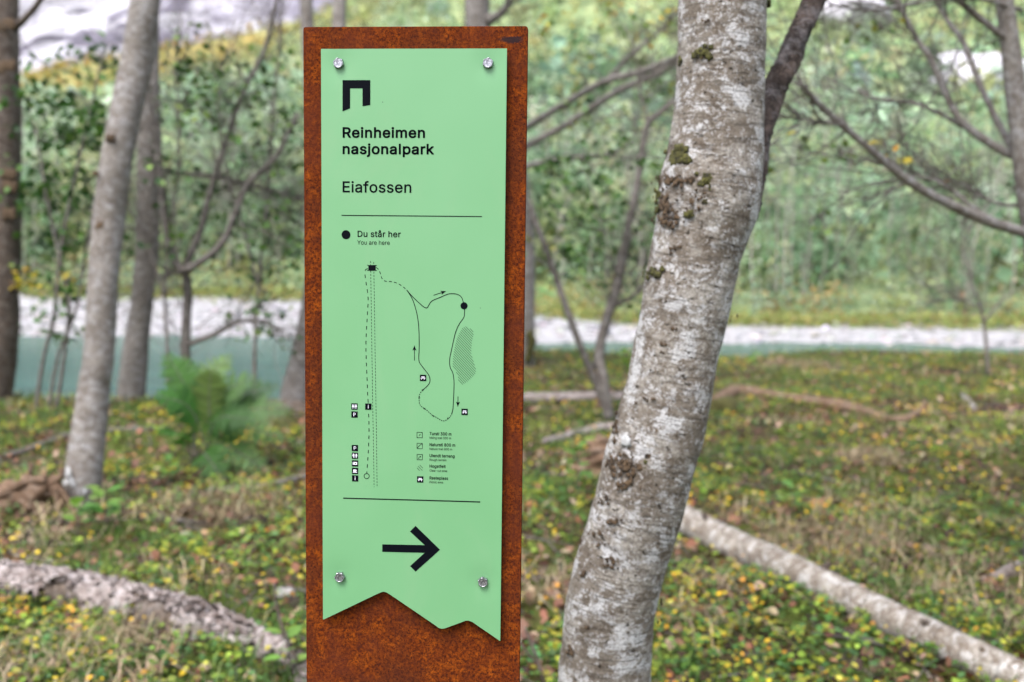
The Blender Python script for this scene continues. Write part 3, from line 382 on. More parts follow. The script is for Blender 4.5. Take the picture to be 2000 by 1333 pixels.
GL = json.loads(r'''{"-":[453,[[[337,244,263,244,337,226],[337,188,337,207,263,188],[114,188,188,188,114,207],[114,244,114,226,188,244]]]],"0":[453,[[[227,-7,264,-7,189,-7],[130,24,157,3,103,45],[69,113,83,74,55,152],[48,254,48,199,48,309],[69,395,55,356,83,434],[130,484,104,464,157,505],[227,516,189,516,264,516],[323,484,296,505,350,464],[384,395,370,434,398,356],[405,254,405,309,405,199],[384,113,398,152,370,74],[323,24,350,45,297,3]],[[227,50,202,50,252,50],[290,74,273,58,308,90],[330,144,321,113,339,174],[344,254,344,211,344,297],[330,365,339,334,321,395],[290,435,308,419,273,451],[227,460,252,460,202,460],[163,435,180,451,146,419],[123,365,132,395,114,334],[109,254,109,297,109,211],[123,144,114,174,132,113],[163,74,146,90,180,58]]]],"3":[453,[[[218,-7,252,-7,187,-7],[133,10,158,-1,107,21],[70,57,86,37,54,78],[44,132,46,103,66,132],[109,132,87,132,111,114],[126,87,117,99,136,75],[165,59,149,65,181,53],[219,50,199,50,239,50],[275,61,258,53,292,68],[315,93,305,79,324,107],[329,145,329,124,329,163],[316,196,325,181,307,212],[275,234,293,224,256,243],[201,248,231,248,186,248],[157,248,172,248,157,265],[157,299,157,282,200,349],[288,448,244,399,288,450],[288,452,288,451,215,452],[70,452,142,452,70,471],[70,509,70,490,171,509],[372,509,272,509,372,493],[372,461,372,477,319,400],[211,278,265,339,211,282],[211,289,211,285,249,293],[308,276,281,288,335,263],[371,222,356,246,386,199],[393,145,393,173,393,115],[370,66,385,89,355,43],[309,12,335,25,282,0]]]],"8":[453,[[[226,-7,260,-7,192,-7],[136,11,162,-1,109,24],[74,62,89,40,59,83],[52,135,52,108,52,157],[65,195,56,177,74,213],[101,241,86,229,116,253],[153,265,133,261,153,265],[153,267,153,266,128,273],[93,308,108,287,78,329],[70,380,70,353,70,406],[90,450,77,429,104,470],[146,498,122,486,169,510],[226,516,196,516,256,516],[306,498,283,510,329,486],[361,450,348,470,375,429],[382,380,382,406,382,353],[359,308,374,329,344,287],[300,267,325,273,300,266],[300,265,300,265,319,261],[351,241,336,253,366,229],[387,195,378,213,396,177],[401,135,401,157,401,108],[378,62,393,83,364,40],[317,11,343,24,291,-1]],[[226,49,204,49,249,49],[285,60,268,53,301,68],[323,91,314,78,332,105],[337,139,337,121,337,158],[322,189,332,174,313,203],[283,223,300,214,266,231],[226,235,247,235,205,235],[169,223,186,231,152,214],[130,189,139,203,120,174],[115,139,115,158,115,121],[129,91,120,105,138,78],[167,60,151,68,184,53]],[[226,290,208,290,244,290],[274,300,260,293,288,307],[307,330,299,318,315,343],[319,376,319,358,319,393],[308,420,315,407,300,433],[275,449,289,443,261,456],[226,460,245,460,208,460],[177,449,191,456,163,443],[145,420,152,433,137,407],[133,376,133,393,133,358],[145,330,137,343,152,318],[178,300,163,307,192,293]]]],"C":[510,[[[267,-7,293,-7,223,-7],[150,25,184,4,116,46],[70,115,89,76,50,154],[40,254,40,201,40,308],[70,393,50,354,89,432],[150,484,116,462,184,505],[267,516,223,516,293,516],[340,504,317,512,363,497],[402,471,384,486,420,457],[448,418,436,439,460,398],[473,348,468,374,451,348],[408,348,430,348,404,366],[389,395,398,381,381,408],[357,428,370,419,345,438],[315,449,331,444,300,454],[267,456,284,456,236,456],[184,432,208,448,159,417],[125,364,139,394,111,334],[103,254,103,297,103,211],[125,145,111,175,140,115],[184,76,159,92,209,61],[267,53,236,53,284,53],[315,60,300,55,331,65],[357,81,345,71,370,90],[389,114,381,101,398,128],[408,160,404,143,430,160],[473,160,451,160,469,135],[448,91,460,111,436,70],[402,38,421,52,384,23],[341,5,363,12,318,-3]]]],"D":[502,[[[219,0,271,0,178,0],[96,0,137,0,96,19],[96,57,96,38,136,57],[215,57,175,57,256,57],[318,81,291,65,345,97],[379,149,366,119,392,179],[399,255,399,214,399,296],[379,361,392,331,366,390],[320,428,346,412,293,444],[221,452,260,452,178,452],[93,452,136,452,93,471],[93,509,93,490,137,509],[225,509,181,509,275,509],[353,478,317,499,388,458],[433,391,415,429,452,353],[462,255,462,308,462,202],[433,119,452,157,414,81],[351,31,387,51,314,10]],[[125,509,103,509,125,339],[125,0,125,170,103,0],[60,0,82,0,60,170],[60,509,60,339,82,509]]]],"E":[419,[[[60,0,165,0,60,170],[60,509,60,339,164,509],[372,509,268,509,372,490],[372,452,372,471,290,452],[125,452,207,452,125,396],[125,286,125,341,202,286],[355,286,278,286,355,267],[355,229,355,248,278,229],[125,229,202,229,125,172],[125,57,125,114,208,57],[375,57,292,57,375,38],[375,0,375,19,270,0]]]],"H":[517,[[[60,0,82,0,60,170],[60,509,60,339,82,509],[125,509,103,509,125,435],[125,289,125,362,214,289],[392,289,303,289,392,362],[392,509,392,435,414,509],[457,509,435,509,457,339],[457,0,457,170,435,0],[392,0,414,0,392,77],[392,232,392,155,303,232],[125,232,214,232,125,155],[125,0,125,77,103,0]]]],"N":[523,[[[60,0,82,0,60,170],[60,509,60,339,85,509],[136,509,111,509,205,400],[343,183,274,291,349,174],[363,151,355,164,370,138],[388,107,379,123,396,90],[414,55,405,73,411,55],[405,54,408,54,403,72],[401,108,401,90,400,126],[399,157,399,142,399,172],[399,195,399,185,399,300],[399,509,399,404,420,509],[463,509,442,509,463,339],[463,0,463,170,438,0],[387,0,412,0,325,97],[202,290,264,193,194,303],[177,331,186,316,169,345],[148,381,159,362,137,400],[108,452,123,424,111,453],[119,454,115,453,120,428],[122,384,121,405,123,362],[124,328,124,344,125,312],[125,291,125,300,125,194],[125,0,125,97,103,0]]]],"P":[445,[[[60,0,82,0,60,170],[60,509,60,339,118,509],[235,509,177,509,274,509],[332,487,307,502,358,473],[390,430,377,454,402,405],[409,348,409,378,409,317],[390,265,402,290,377,241],[332,207,358,222,307,193],[235,186,274,186,193,186],[109,186,151,186,109,205],[109,242,109,224,150,242],[233,242,191,242,259,242],[297,256,281,247,313,265],[333,294,325,278,341,310],[344,348,344,328,344,368],[333,402,341,386,325,417],[297,439,313,430,280,448],[232,452,259,452,196,452],[125,452,160,452,125,301],[125,0,125,151,103,0]]]],"R":[449,[[[60,0,82,0,60,170],[60,509,60,339,119,509],[236,509,177,509,275,509],[333,489,307,502,359,475],[390,433,378,457,403,410],[409,352,409,382,409,321],[390,271,403,295,378,248],[333,217,359,230,307,204],[236,198,275,198,189,198],[96,198,143,198,96,217],[96,255,96,236,142,255],[234,255,188,255,260,255],[298,267,281,259,314,275],[334,300,326,286,341,315],[345,352,345,332,345,372],[334,405,341,390,326,420],[298,440,314,431,281,448],[233,452,259,452,197,452],[125,452,161,452,125,301],[125,0,125,151,103,0]],[[353,0,378,0,312,76],[230,229,271,153,254,229],[303,229,279,229,344,153],[428,0,386,76,403,0]]]],"T":[449,[[[32,452,85,452,32,471],[32,509,32,490,160,509],[417,509,288,509,417,490],[417,452,417,471,363,452],[257,452,310,452,257,301],[257,0,257,151,235,0],[193,0,214,0,193,151],[193,452,193,301,139,452]]]],"U":[517,[[[259,-8,299,-8,219,-8],[154,15,184,0,124,31],[85,80,101,53,68,107],[60,173,60,138,60,285],[60,509,60,397,81,509],[124,509,103,509,124,399],[124,178,124,288,124,154],[141,113,130,132,152,94],[187,68,167,79,207,57],[259,52,231,52,287,52],[331,68,311,57,351,79],[377,113,366,94,387,132],[393,178,393,154,393,288],[393,509,393,399,414,509],[457,509,436,509,457,397],[457,173,457,285,457,138],[433,80,449,107,416,53],[363,15,393,31,334,0]]]],"Y":[472,[[[203,0,225,0,203,69],[203,208,203,139,141,308],[16,509,79,409,41,509],[91,509,66,509,125,454],[192,344,159,399,203,326],[222,292,213,309,231,275],[250,230,240,255,241,230],[224,230,232,230,233,255],[251,293,242,276,260,310],[280,344,270,327,314,399],[381,509,347,454,406,509],[455,509,430,509,393,409],[268,208,330,308,268,139],[268,0,268,69,247,0]]]],"a":[389,[[[160,-9,182,-9,136,-9],[94,5,114,-4,75,14],[48,45,59,27,36,62],[30,108,30,83,30,130],[43,161,35,147,52,175],[78,193,63,185,92,201],[125,211,108,207,143,215],[178,220,160,218,201,223],[234,227,219,225,248,228],[265,235,258,231,272,239],[276,255,276,245,276,255],[276,257,276,256,276,272],[267,297,273,286,261,308],[240,322,252,316,228,328],[196,331,213,331,178,331],[149,322,162,328,136,317],[118,301,126,309,110,292],[100,274,104,283,80,280],[41,291,61,285,50,314],[79,346,62,332,95,360],[133,375,113,369,153,381],[194,384,173,384,208,384],[239,379,223,383,255,376],[286,360,271,370,301,351],[322,320,313,338,332,303],[337,251,337,280,337,168],[337,0,337,84,317,0],[277,0,297,0,277,17],[277,52,277,35,275,52],[272,52,274,52,268,43],[252,25,261,34,243,15],[215,1,230,7,200,-5]],[[170,45,155,45,193,45],[228,59,212,50,243,68],[263,93,255,79,271,107],[276,138,276,122,276,155],[276,190,276,173,273,187],[259,182,268,184,251,180],[231,176,242,178,221,174],[200,171,210,172,190,170],[175,168,182,169,161,166],[134,159,147,163,121,154],[103,139,111,148,96,131],[92,105,92,119,92,92],[102,72,95,81,109,63],[130,52,118,57,142,48]]]],"c":[396,[[[207,-8,226,-8,173,-8],[117,16,143,0,91,33],[56,85,71,56,41,114],[34,187,34,149,34,227],[56,291,41,262,71,321],[117,360,91,343,143,376],[207,384,173,384,226,384],[260,377,243,382,276,372],[305,356,292,365,319,347],[340,322,330,335,350,309],[362,277,357,294,342,272],[303,262,322,267,300,272],[290,289,296,281,285,297],[270,311,278,305,262,317],[242,325,253,322,232,328],[207,330,220,330,182,330],[145,310,161,323,129,297],[108,258,116,280,100,237],[96,187,96,213,96,162],[108,117,100,139,116,96],[145,66,129,79,161,53],[207,46,182,46,220,46],[243,52,232,48,253,55],[271,66,263,60,279,72],[292,89,286,80,297,97],[304,117,301,107,324,112],[363,102,343,107,358,85],[341,56,351,70,332,43],[306,21,320,31,293,12],[261,-1,277,4,244,-6]]]],"d":[424,[[[195,-8,219,-8,164,-8],[111,16,136,0,87,32],[55,84,68,55,41,114],[34,189,34,149,34,229],[55,293,41,263,69,322],[112,361,88,345,136,376],[196,384,164,384,219,384],[253,373,238,381,268,365],[287,346,279,356,296,336],[306,319,302,327,308,319],[311,319,309,319,311,382],[311,509,311,446,331,509],[372,509,351,509,372,339],[372,0,372,170,352,0],[313,0,332,0,313,20],[313,59,313,39,311,59],[307,59,309,59,302,51],[287,31,295,42,278,21],[252,4,267,12,238,-4]],[[205,47,181,47,227,47],[263,65,247,53,279,77],[299,115,291,94,308,136],[312,189,312,161,312,217],[300,263,308,242,292,284],[263,312,279,300,247,324],[205,330,228,330,181,330],[145,311,161,324,129,299],[108,261,116,282,100,240],[96,189,96,216,96,162],[109,117,100,138,117,95],[145,66,129,78,161,53]]]],"e":[404,[[[212,-8,238,-8,175,-8],[117,16,143,0,90,33],[56,85,70,56,41,114],[34,187,34,148,34,226],[55,290,41,260,69,319],[115,359,89,343,141,376],[205,384,171,384,226,384],[266,374,246,381,285,367],[319,341,303,356,335,326],[357,282,348,306,366,258],[371,194,371,228,371,186],[371,169,371,169,371,169],[310,169,310,169,310,169],[310,202,310,190,310,227],[298,269,306,249,290,288],[263,314,278,303,247,325],[205,330,228,330,182,330],[146,313,163,325,130,302],[109,270,118,288,100,251],[96,211,96,232,96,200],[96,178,96,189,96,150],[110,106,101,126,120,87],[151,61,134,72,168,51],[212,46,189,46,228,46],[254,53,241,48,266,57],[285,73,277,64,294,82],[306,105,301,93,325,101],[365,91,345,96,359,71],[335,39,349,54,321,24],[283,4,303,13,262,-4]],[[80,169,80,169,80,169],[80,221,80,221,80,221],[330,221,330,221,330,221],[330,169,330,169,330,169]]]],"f":[254,[[[228,379,154,379,228,362],[228,327,228,344,154,327],[6,327,80,327,6,344],[6,379,6,362,80,379]],[[81,0,101,0,81,144],[81,432,81,288,81,453],[96,486,86,471,106,500],[135,519,119,511,152,526],[187,530,169,530,201,530],[222,527,213,529,232,525],[243,521,238,523,238,503],[227,468,233,486,224,470],[215,472,220,471,210,473],[195,474,203,474,176,474],[154,460,163,469,146,451],[142,419,142,437,142,279],[142,0,142,140,121,0]]]],"g":[425,[[[207,-151,238,-151,179,-151],[134,-140,155,-147,113,-132],[82,-110,96,-123,69,-98],[51,-69,58,-84,67,-60],[101,-41,84,-50,107,-49],[122,-66,113,-57,130,-75],[154,-88,141,-82,168,-94],[207,-97,186,-97,238,-97],[282,-75,263,-90,302,-60],[311,-6,311,-37,311,19],[311,68,311,44,310,68],[306,68,308,68,301,60],[287,41,295,51,278,32],[252,16,267,23,238,8],[195,5,219,5,164,5],[113,27,137,12,88,41],[55,90,69,62,41,118],[34,191,34,152,34,230],[55,293,41,264,69,322],[112,361,88,345,137,376],[196,384,165,384,220,384],[253,373,239,381,268,365],[288,346,280,356,297,336],[308,319,303,327,309,319],[313,319,311,319,313,339],[313,379,313,359,333,379],[372,379,353,379,372,250],[372,-9,372,121,372,-42],[350,-90,365,-69,335,-111],[291,-136,316,-126,266,-146]],[[205,59,181,59,228,59],[264,75,248,64,280,86],[300,121,292,101,308,141],[312,193,312,165,312,220],[300,264,308,243,292,284],[264,312,280,301,248,324],[205,330,228,330,181,330],[145,312,161,324,129,299],[109,262,117,283,100,242],[96,193,96,219,96,166],[109,123,100,143,117,103],[145,76,129,87,162,65]]]],"h":[410,[[[114,227,114,249,114,151],[114,0,114,76,93,0],[53,0,73,0,53,170],[53,509,53,339,73,509],[114,509,93,509,114,435],[114,287,114,361,110,287],[102,287,106,287,114,322],[152,362,131,347,174,377],[227,384,199,384,253,384],[295,369,276,379,315,358],[341,321,330,342,352,299],[357,240,357,273,357,160],[357,0,357,80,337,0],[296,0,316,0,296,78],[296,235,296,157,296,265],[273,304,288,288,258,321],[210,329,237,329,192,329],[161,317,175,325,146,309],[126,283,135,298,118,267]]]],"i":[167,[[[53,0,73,0,53,126],[53,379,53,253,73,379],[114,379,93,379,114,253],[114,0,114,126,93,0]],[[84,443,95,443,72,443],[54,455,62,447,45,462],[41,483,41,472,41,494],[54,512,45,504,62,520],[84,524,72,524,95,524],[114,512,106,520,122,504],[126,483,126,494,126,472],[114,455,122,462,106,447]]]],"j":[167,[[[53,379,53,243,73,379],[114,379,93,379,114,243],[114,-30,114,106,114,-53],[102,-90,110,-73,93,-107],[65,-129,81,-120,48,-138],[4,-143,28,-143,-1,-143],[-10,-143,-5,-143,-10,-124],[-10,-87,-10,-105,-6,-87],[2,-87,-2,-87,20,-87],[40,-72,32,-82,49,-62],[53,-29,53,-48,53,107]],[[83,443,95,443,72,443],[53,455,62,447,45,462],[41,483,41,472,41,494],[53,512,45,504,62,520],[83,524,72,524,95,524],[114,512,105,520,122,504],[126,483,126,494,126,472],[114,455,122,462,105,447]]]],"k":[381,[[[110,137,132,158,110,162],[110,212,110,187,113,212],[121,212,117,212,175,268],[284,379,230,323,310,379],[360,379,335,379,301,319],[184,199,243,259,182,199],[177,199,179,199,155,178]],[[53,0,73,0,53,170],[53,509,53,339,73,509],[114,509,93,509,114,339],[114,0,114,170,93,0]],[[294,0,320,0,245,62],[148,186,197,124,162,200],[191,229,177,214,252,152],[372,0,312,76,346,0]]]],"l":[174,[[[58,0,58,0,58,0],[58,509,58,509,58,509],[118,509,118,509,118,509],[118,0,118,0,118,0]]]],"m":[610,[[[53,0,73,0,53,126],[53,379,53,253,72,379],[112,379,92,379,112,351],[112,295,112,323,111,295],[108,295,109,295,113,316],[132,346,121,332,144,359],[172,376,157,369,187,383],[219,386,203,386,247,386],[287,361,270,378,305,344],[321,295,316,322,318,295],[312,295,315,295,317,313],[337,343,325,329,349,357],[381,375,364,367,398,382],[437,386,416,386,459,386],[497,372,479,381,515,362],[541,328,530,348,551,309],[557,255,557,285,557,170],[557,0,557,85,536,0],[496,0,516,0,496,85],[496,254,496,169,496,281],[473,313,488,301,457,325],[419,330,439,330,402,330],[374,320,387,327,362,313],[345,290,352,303,339,278],[335,247,335,263,335,165],[335,0,335,82,315,0],[274,0,295,0,274,87],[274,260,274,173,274,281],[253,311,267,298,239,324],[199,330,221,330,185,330],[158,320,171,327,144,313],[126,289,134,303,118,276],[114,238,114,258,114,159],[114,0,114,79,93,0]]]],"n":[410,[[[114,227,114,249,114,151],[114,0,114,76,93,0],[53,0,73,0,53,126],[53,379,53,253,72,379],[112,379,92,379,112,349],[112,287,112,318,109,287],[102,287,106,287,114,322],[152,362,131,347,174,377],[227,384,199,384,253,384],[295,369,276,379,314,358],[341,321,330,342,352,299],[357,240,357,273,357,160],[357,0,357,80,337,0],[296,0,316,0,296,78],[296,235,296,157,296,265],[273,304,288,288,258,321],[210,329,237,329,192,329],[161,317,175,325,146,309],[126,283,135,298,118,267]]]],"o":[415,[[[207,-8,242,-8,173,-8],[117,16,143,0,91,33],[56,85,71,56,41,114],[34,187,34,149,34,227],[56,291,41,262,71,321],[117,360,91,343,143,376],[207,384,173,384,242,384],[299,360,273,376,325,343],[359,291,345,321,374,262],[381,187,381,227,381,149],[359,85,374,114,345,56],[299,16,325,33,273,0]],[[207,46,182,46,233,46],[270,66,254,53,287,79],[307,117,299,96,315,139],[319,187,319,162,319,213],[307,258,315,236,299,280],[270,310,287,297,254,323],[207,330,233,330,182,330],[145,310,161,323,129,297],[108,258,116,280,100,237],[96,187,96,213,96,162],[108,117,100,139,116,96],[145,66,129,79,161,53]]]],"p":[424,[[[53,-143,73,-143,53,31],[53,379,53,205,72,379],[112,379,92,379,112,359],[112,319,112,339,114,319],[118,319,116,319,123,327],[137,346,129,336,145,356],[171,373,157,365,186,381],[229,384,205,384,261,384],[313,361,289,376,337,345],[370,293,356,322,383,263],[390,189,390,229,390,149],[370,84,383,114,356,55],[313,16,337,32,289,0],[229,-8,261,-8,206,-8],[173,4,187,-4,158,12],[138,31,146,21,130,42],[118,59,123,51,117,59],[114,59,115,59,114,-8],[114,-143,114,-76,93,-143]],[[220,47,197,47,244,47],[279,66,263,53,295,78],[316,117,308,95,324,138],[328,189,328,162,328,216],[316,261,324,240,308,282],[280,311,296,299,264,324],[220,330,244,330,197,330],[161,312,177,324,145,300],[125,263,133,284,117,242],[113,189,113,217,113,161],[125,115,117,136,133,94],[162,65,146,77,178,53]]]],"r":[259,[[[53,0,73,0,53,126],[53,379,53,253,72,379],[112,379,92,379,112,360],[112,321,112,340,113,321],[115,321,114,321,122,340],[152,367,135,355,170,379],[213,385,190,385,218,385],[229,384,223,385,235,384],[243,384,240,384,243,363],[243,322,243,343,242,323],[230,324,237,323,223,325],[207,326,215,326,189,326],[159,315,173,322,145,307],[126,284,134,297,118,270],[114,237,114,255,114,158],[114,0,114,79,93,0]]]],"s":[365,[[[182,-8,211,-8,156,-8],[112,3,133,-4,92,11],[62,38,75,23,49,53],[36,94,40,72,55,98],[94,107,74,102,99,86],[124,60,109,70,139,50],[181,45,158,45,208,45],[244,62,229,51,260,74],[268,103,268,87,268,116],[254,136,263,127,245,144],[212,155,231,151,191,160],[149,170,170,165,115,178],[72,208,89,191,55,225],[47,274,47,247,47,296],[65,332,53,315,77,348],[115,370,94,361,136,380],[187,384,160,384,213,384],[254,372,235,380,272,365],[299,339,287,353,310,325],[324,290,319,309,305,286],[268,277,287,281,263,292],[243,316,255,304,230,327],[187,333,212,333,165,333],[131,317,146,327,116,306],[109,277,109,293,109,263],[124,243,114,252,134,235],[172,223,150,228,191,218],[229,209,210,214,264,201],[306,171,290,188,323,154],[331,107,331,133,331,84],[312,47,325,64,300,30],[260,6,282,16,237,-3]]]],"t":[227,[[[204,379,138,379,204,362],[204,327,204,344,138,327],[6,327,72,327,6,344],[6,379,6,362,72,379]],[[65,471,65,345,85,471],[126,471,106,471,126,347],[126,98,126,222,126,81],[136,61,129,69,143,54],[170,50,154,50,174,50],[185,51,179,50,191,52],[202,54,197,53,206,36],[213,2,209,19,207,0],[192,-3,200,-2,184,-4],[168,-4,176,-4,136,-4],[92,21,110,4,74,38],[65,93,65,62,65,219]]]],"u":[410,[[[182,-5,211,-5,157,-5],[115,11,134,0,95,21],[69,59,80,37,58,80],[53,139,53,107,53,219],[53,379,53,299,73,379],[114,379,93,379,114,301],[114,144,114,222,114,114],[137,75,121,91,152,58],[200,50,173,50,218,50],[249,62,235,54,264,70],[283,97,275,81,292,112],[296,153,296,131,296,228],[296,379,296,304,316,379],[357,379,337,379,357,253],[357,0,357,126,337,0],[298,0,318,0,298,31],[298,92,298,61,301,92],[307,92,304,92,295,57],[257,17,279,32,235,2]]]],"å":[389,[[[160,-9,182,-9,136,-9],[94,5,114,-4,75,14],[48,45,59,27,36,62],[30,108,30,83,30,130],[43,161,35,147,52,175],[78,193,63,185,92,201],[125,211,108,207,143,215],[178,220,160,218,201,223],[234,227,219,225,248,228],[265,235,258,231,272,239],[276,255,276,245,276,255],[276,257,276,256,276,272],[267,297,273,286,261,308],[240,322,252,316,228,328],[196,331,213,331,178,331],[149,322,162,328,136,317],[118,301,126,309,110,292],[100,274,104,283,80,280],[41,291,61,285,50,314],[79,346,62,332,95,360],[133,375,113,369,153,381],[194,384,173,384,208,384],[239,379,223,383,255,376],[286,360,271,370,301,351],[322,320,313,338,332,303],[337,251,337,280,337,168],[337,0,337,84,317,0],[277,0,297,0,277,17],[277,52,277,35,275,52],[272,52,274,52,268,43],[252,25,261,34,243,15],[215,1,230,7,200,-5]],[[170,45,155,45,193,45],[228,59,212,50,243,68],[263,93,255,79,271,107],[276,138,276,122,276,155],[276,190,276,173,273,187],[259,182,268,184,251,180],[231,176,242,178,221,174],[200,171,210,172,190,170],[175,168,182,169,161,166],[134,159,147,163,121,154],[103,139,111,148,96,131],[92,105,92,119,92,92],[102,72,95,81,109,63],[130,52,118,57,142,48]],[[189,404,206,404,173,404],[145,416,158,408,131,424],[112,447,120,434,104,460],[100,490,100,474,100,505],[112,532,104,520,120,545],[145,563,131,555,158,571],[189,575,173,575,206,575],[234,563,220,571,247,555],[266,532,258,545,274,520],[278,490,278,505,278,474],[266,447,274,460,258,434],[234,416,247,424,220,408]],[[189,447,178,447,201,447],[219,460,211,451,228,468],[232,490,232,478,232,501],[219,519,228,511,211,528],[189,532,201,532,178,532],[159,519,168,528,151,511],[147,490,147,501,147,478],[159,460,151,468,168,451]]]]}''')
SO = np.array([-0.111463, 1.121597, 1.604929]); SH = np.array([0.9977018, -0.0677585, 0.0])
sign = thing('trail_sign', (SO[0], SO[1], -0.0), 'tall rusty steel sign post with a pale green trail map plate bolted on', 'sign')
sign.rotation_euler = (0, 0, math.atan2(SH[1], SH[0]))
TOP = SO[2]
def rust_material():
    mt, nt, b = mat_new('rusty_steel'); k = NB(nt); v = k.obj()
    n0 = k.noise(v, 14, 4, .6, .5); n1 = k.noise(v, 70, 6, .7, .4); n2 = k.noise(v, 260, 6, .75, .3); n3 = k.noise(v, 700, 4, .75); sp = k.noise(v, 380, 4, .6)
    c = k.mix(k.ramp(n2, .36, .64), (0.048, 0.010, 0.004), (0.170, 0.034, 0.005))
    c = k.mix(k.math('MULTIPLY', k.ramp(n1, .46, .66, 0, .85), k.ramp(n2, .35, .6)), c, (0.29, 0.066, 0.006))
    c = k.mix(k.ramp(n0, .36, .56, .6, 0), c, (0.060, 0.016, 0.008))
    c = k.mix(k.ramp(n3, .48, .70, 0, .55), c, (0.048, 0.013, 0.007))
    c = k.mix(k.ramp(n1, .28, .44, .7, 0), c, (0.050, 0.013, 0.008))
    c = k.mix(k.ramp(sp, .56, .64, 0, .8), c, (0.016, 0.006, 0.005))
    st = k.noise(k.scale(v, (70, 70, 5)), 1.0, 5, .7, .3); c = k.mix(k.ramp(st, .50, .70, 0, .5), c, (0.045, 0.012, 0.008))
    pt = k.noise(v, 7, 4, .65, .4); c = k.mix(k.ramp(pt, .46, .64, 0, .6), c, (0.085, 0.020, 0.010))
    # the dark scar near the top right corner (mill scale left on the steel)
    s = k.n('ShaderNodeSeparateXYZ'); k.link(v, s.inputs[0])
    dx = k.math('DIVIDE', k.math('SUBTRACT', s.outputs[0], 0.1075), 0.0125); dz = k.math('DIVIDE', k.math('SUBTRACT', s.outputs[2], TOP - 0.0146), 0.0036)
    d = k.math('SQRT', k.math('ADD', k.math('MULTIPLY', dx, dx), k.math('MULTIPLY', dz, dz)))
    d = k.math('ADD', d, k.math('MULTIPLY', k.math('SUBTRACT', n2, .5), 1.6))
    c = k.mix(k.ramp(d, .75, 1.25, .92, 0), c, (0.022, 0.014, 0.016))
    k.link(c, b.inputs['Base Color']); b.inputs['Roughness'].default_value = 0.95; b.inputs['Specular IOR Level'].default_value = 0.05
    k.bump(k.math('ADD', k.math('MULTIPLY', n2, .6), k.math('MULTIPLY', n3, .5)), 0.75, 0.0012, b); return mt
import bmesh
bm = bmesh.new(); bmesh.ops.create_cube(bm, size=1)
for v in bm.verts:
    v.co.x *= 0.25; v.co.y = v.co.y * 0.010 + 0.005; v.co.z = (v.co.z + 0.5) * (TOP + 0.35) - 0.35
ce = [e for e in bm.edges if abs(e.verts[0].co.y - e.verts[1].co.y) > 0.005 and e.verts[0].co.z > 1]
bmesh.ops.bevel(bm, geom=ce, offset=0.0028, segments=4, profile=0.5, affect='EDGES')
fe = [e for e in bm.edges if e.calc_face_angle(0) > 1.0]
bmesh.ops.bevel(bm, geom=fe, offset=0.0008, segments=2, profile=0.5, affect='EDGES')
pm = bpy.data.meshes.new('post'); bm.to_mesh(pm); bm.free(); pm.materials.append(rust_material())
obj('post', pm, sign)

BOLTS = [(-82.6, -41.8), (82.6, -41.8), (-82.5, -620.5), (82.6, -620.5)]
PF = -0.009                     # local y of the plate's face; the post's face is y = 0
def plate_y(x, z):
    """face of the sheet in local metres: pulled in a little at the bolts, faintly wavy"""
    x = np.asarray(x, float); z = np.asarray(z, float)
    y = PF + 0.00035 * np.sin(x * 31 + 1.0) * np.sin((z - TOP) * 9 + .5)
    for bx, bz in BOLTS:
        d2 = (x - bx / 1000) ** 2 + (z - TOP - bz / 1000) ** 2
        y = y + 0.0011 * np.exp(-d2 / (2 * 0.0105 ** 2))
    return y
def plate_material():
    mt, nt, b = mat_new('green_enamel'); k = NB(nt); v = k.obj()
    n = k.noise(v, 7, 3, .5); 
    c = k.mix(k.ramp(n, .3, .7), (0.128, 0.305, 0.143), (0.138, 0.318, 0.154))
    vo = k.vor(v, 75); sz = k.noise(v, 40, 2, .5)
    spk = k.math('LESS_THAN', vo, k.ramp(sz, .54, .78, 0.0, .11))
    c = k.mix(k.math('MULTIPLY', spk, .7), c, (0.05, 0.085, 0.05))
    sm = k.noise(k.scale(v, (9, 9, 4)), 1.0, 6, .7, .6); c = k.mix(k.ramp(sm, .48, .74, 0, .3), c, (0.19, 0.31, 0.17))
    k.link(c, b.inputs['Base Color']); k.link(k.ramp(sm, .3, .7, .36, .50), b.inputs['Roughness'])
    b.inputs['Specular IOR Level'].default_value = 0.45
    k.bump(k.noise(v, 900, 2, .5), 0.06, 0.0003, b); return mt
prof = np.array(TR['profile']) / 1000; PL, PR, PT = -0.10145, 0.10300, TOP - 0.0259
prof[0, 0], prof[-1, 0] = PL, PR
sx_ = np.unique(np.concatenate([np.linspace(PL, PR, 60), prof[:, 0]] + [np.linspace(b_[0] / 1000 - .02, b_[0] / 1000 + .02, 18) for b_ in BOLTS[:2]]))
bot = TOP + np.interp(sx_, prof[:, 0], prof[:, 1])
zt = np.unique(np.concatenate([np.linspace(0, 1, 90)] + [np.linspace(.0, .065, 26), np.linspace(.86, .97, 40)]))
PX = np.repeat(sx_[None], len(zt), 0); PZ = PT + (bot[None] - PT) * zt[:, None]
PY = plate_y(PX, PZ); nr2, nc2 = PX.shape
front = np.stack([PX, PY, PZ], -1).reshape(-1, 3); back = np.stack([PX, PY + 0.002, PZ], -1).reshape(-1, 3)
q = (np.arange(nr2 - 1)[:, None] * nc2 + np.arange(nc2 - 1)[None]).reshape(-1, 1)
Ff = q + np.array([0, nc2, nc2 + 1, 1])[None]; nb = len(front)
Fb = q + nb + np.array([0, 1, nc2 + 1, nc2])[None]
per = list(range(nc2)) + [r * nc2 + nc2 - 1 for r in range(1, nr2)] + [(nr2 - 1) * nc2 + c_ for c_ in range(nc2 - 2, -1, -1)] + [r * nc2 for r in range(nr2 - 2, 0, -1)]
ring = np.concatenate([front[per], back[per]]); o2 = 2 * nb; npx = len(per)
Fs = [[o2 + i, o2 + (i + 1) % npx, o2 + npx + (i + 1) % npx, o2 + npx + i] for i in range(npx)]
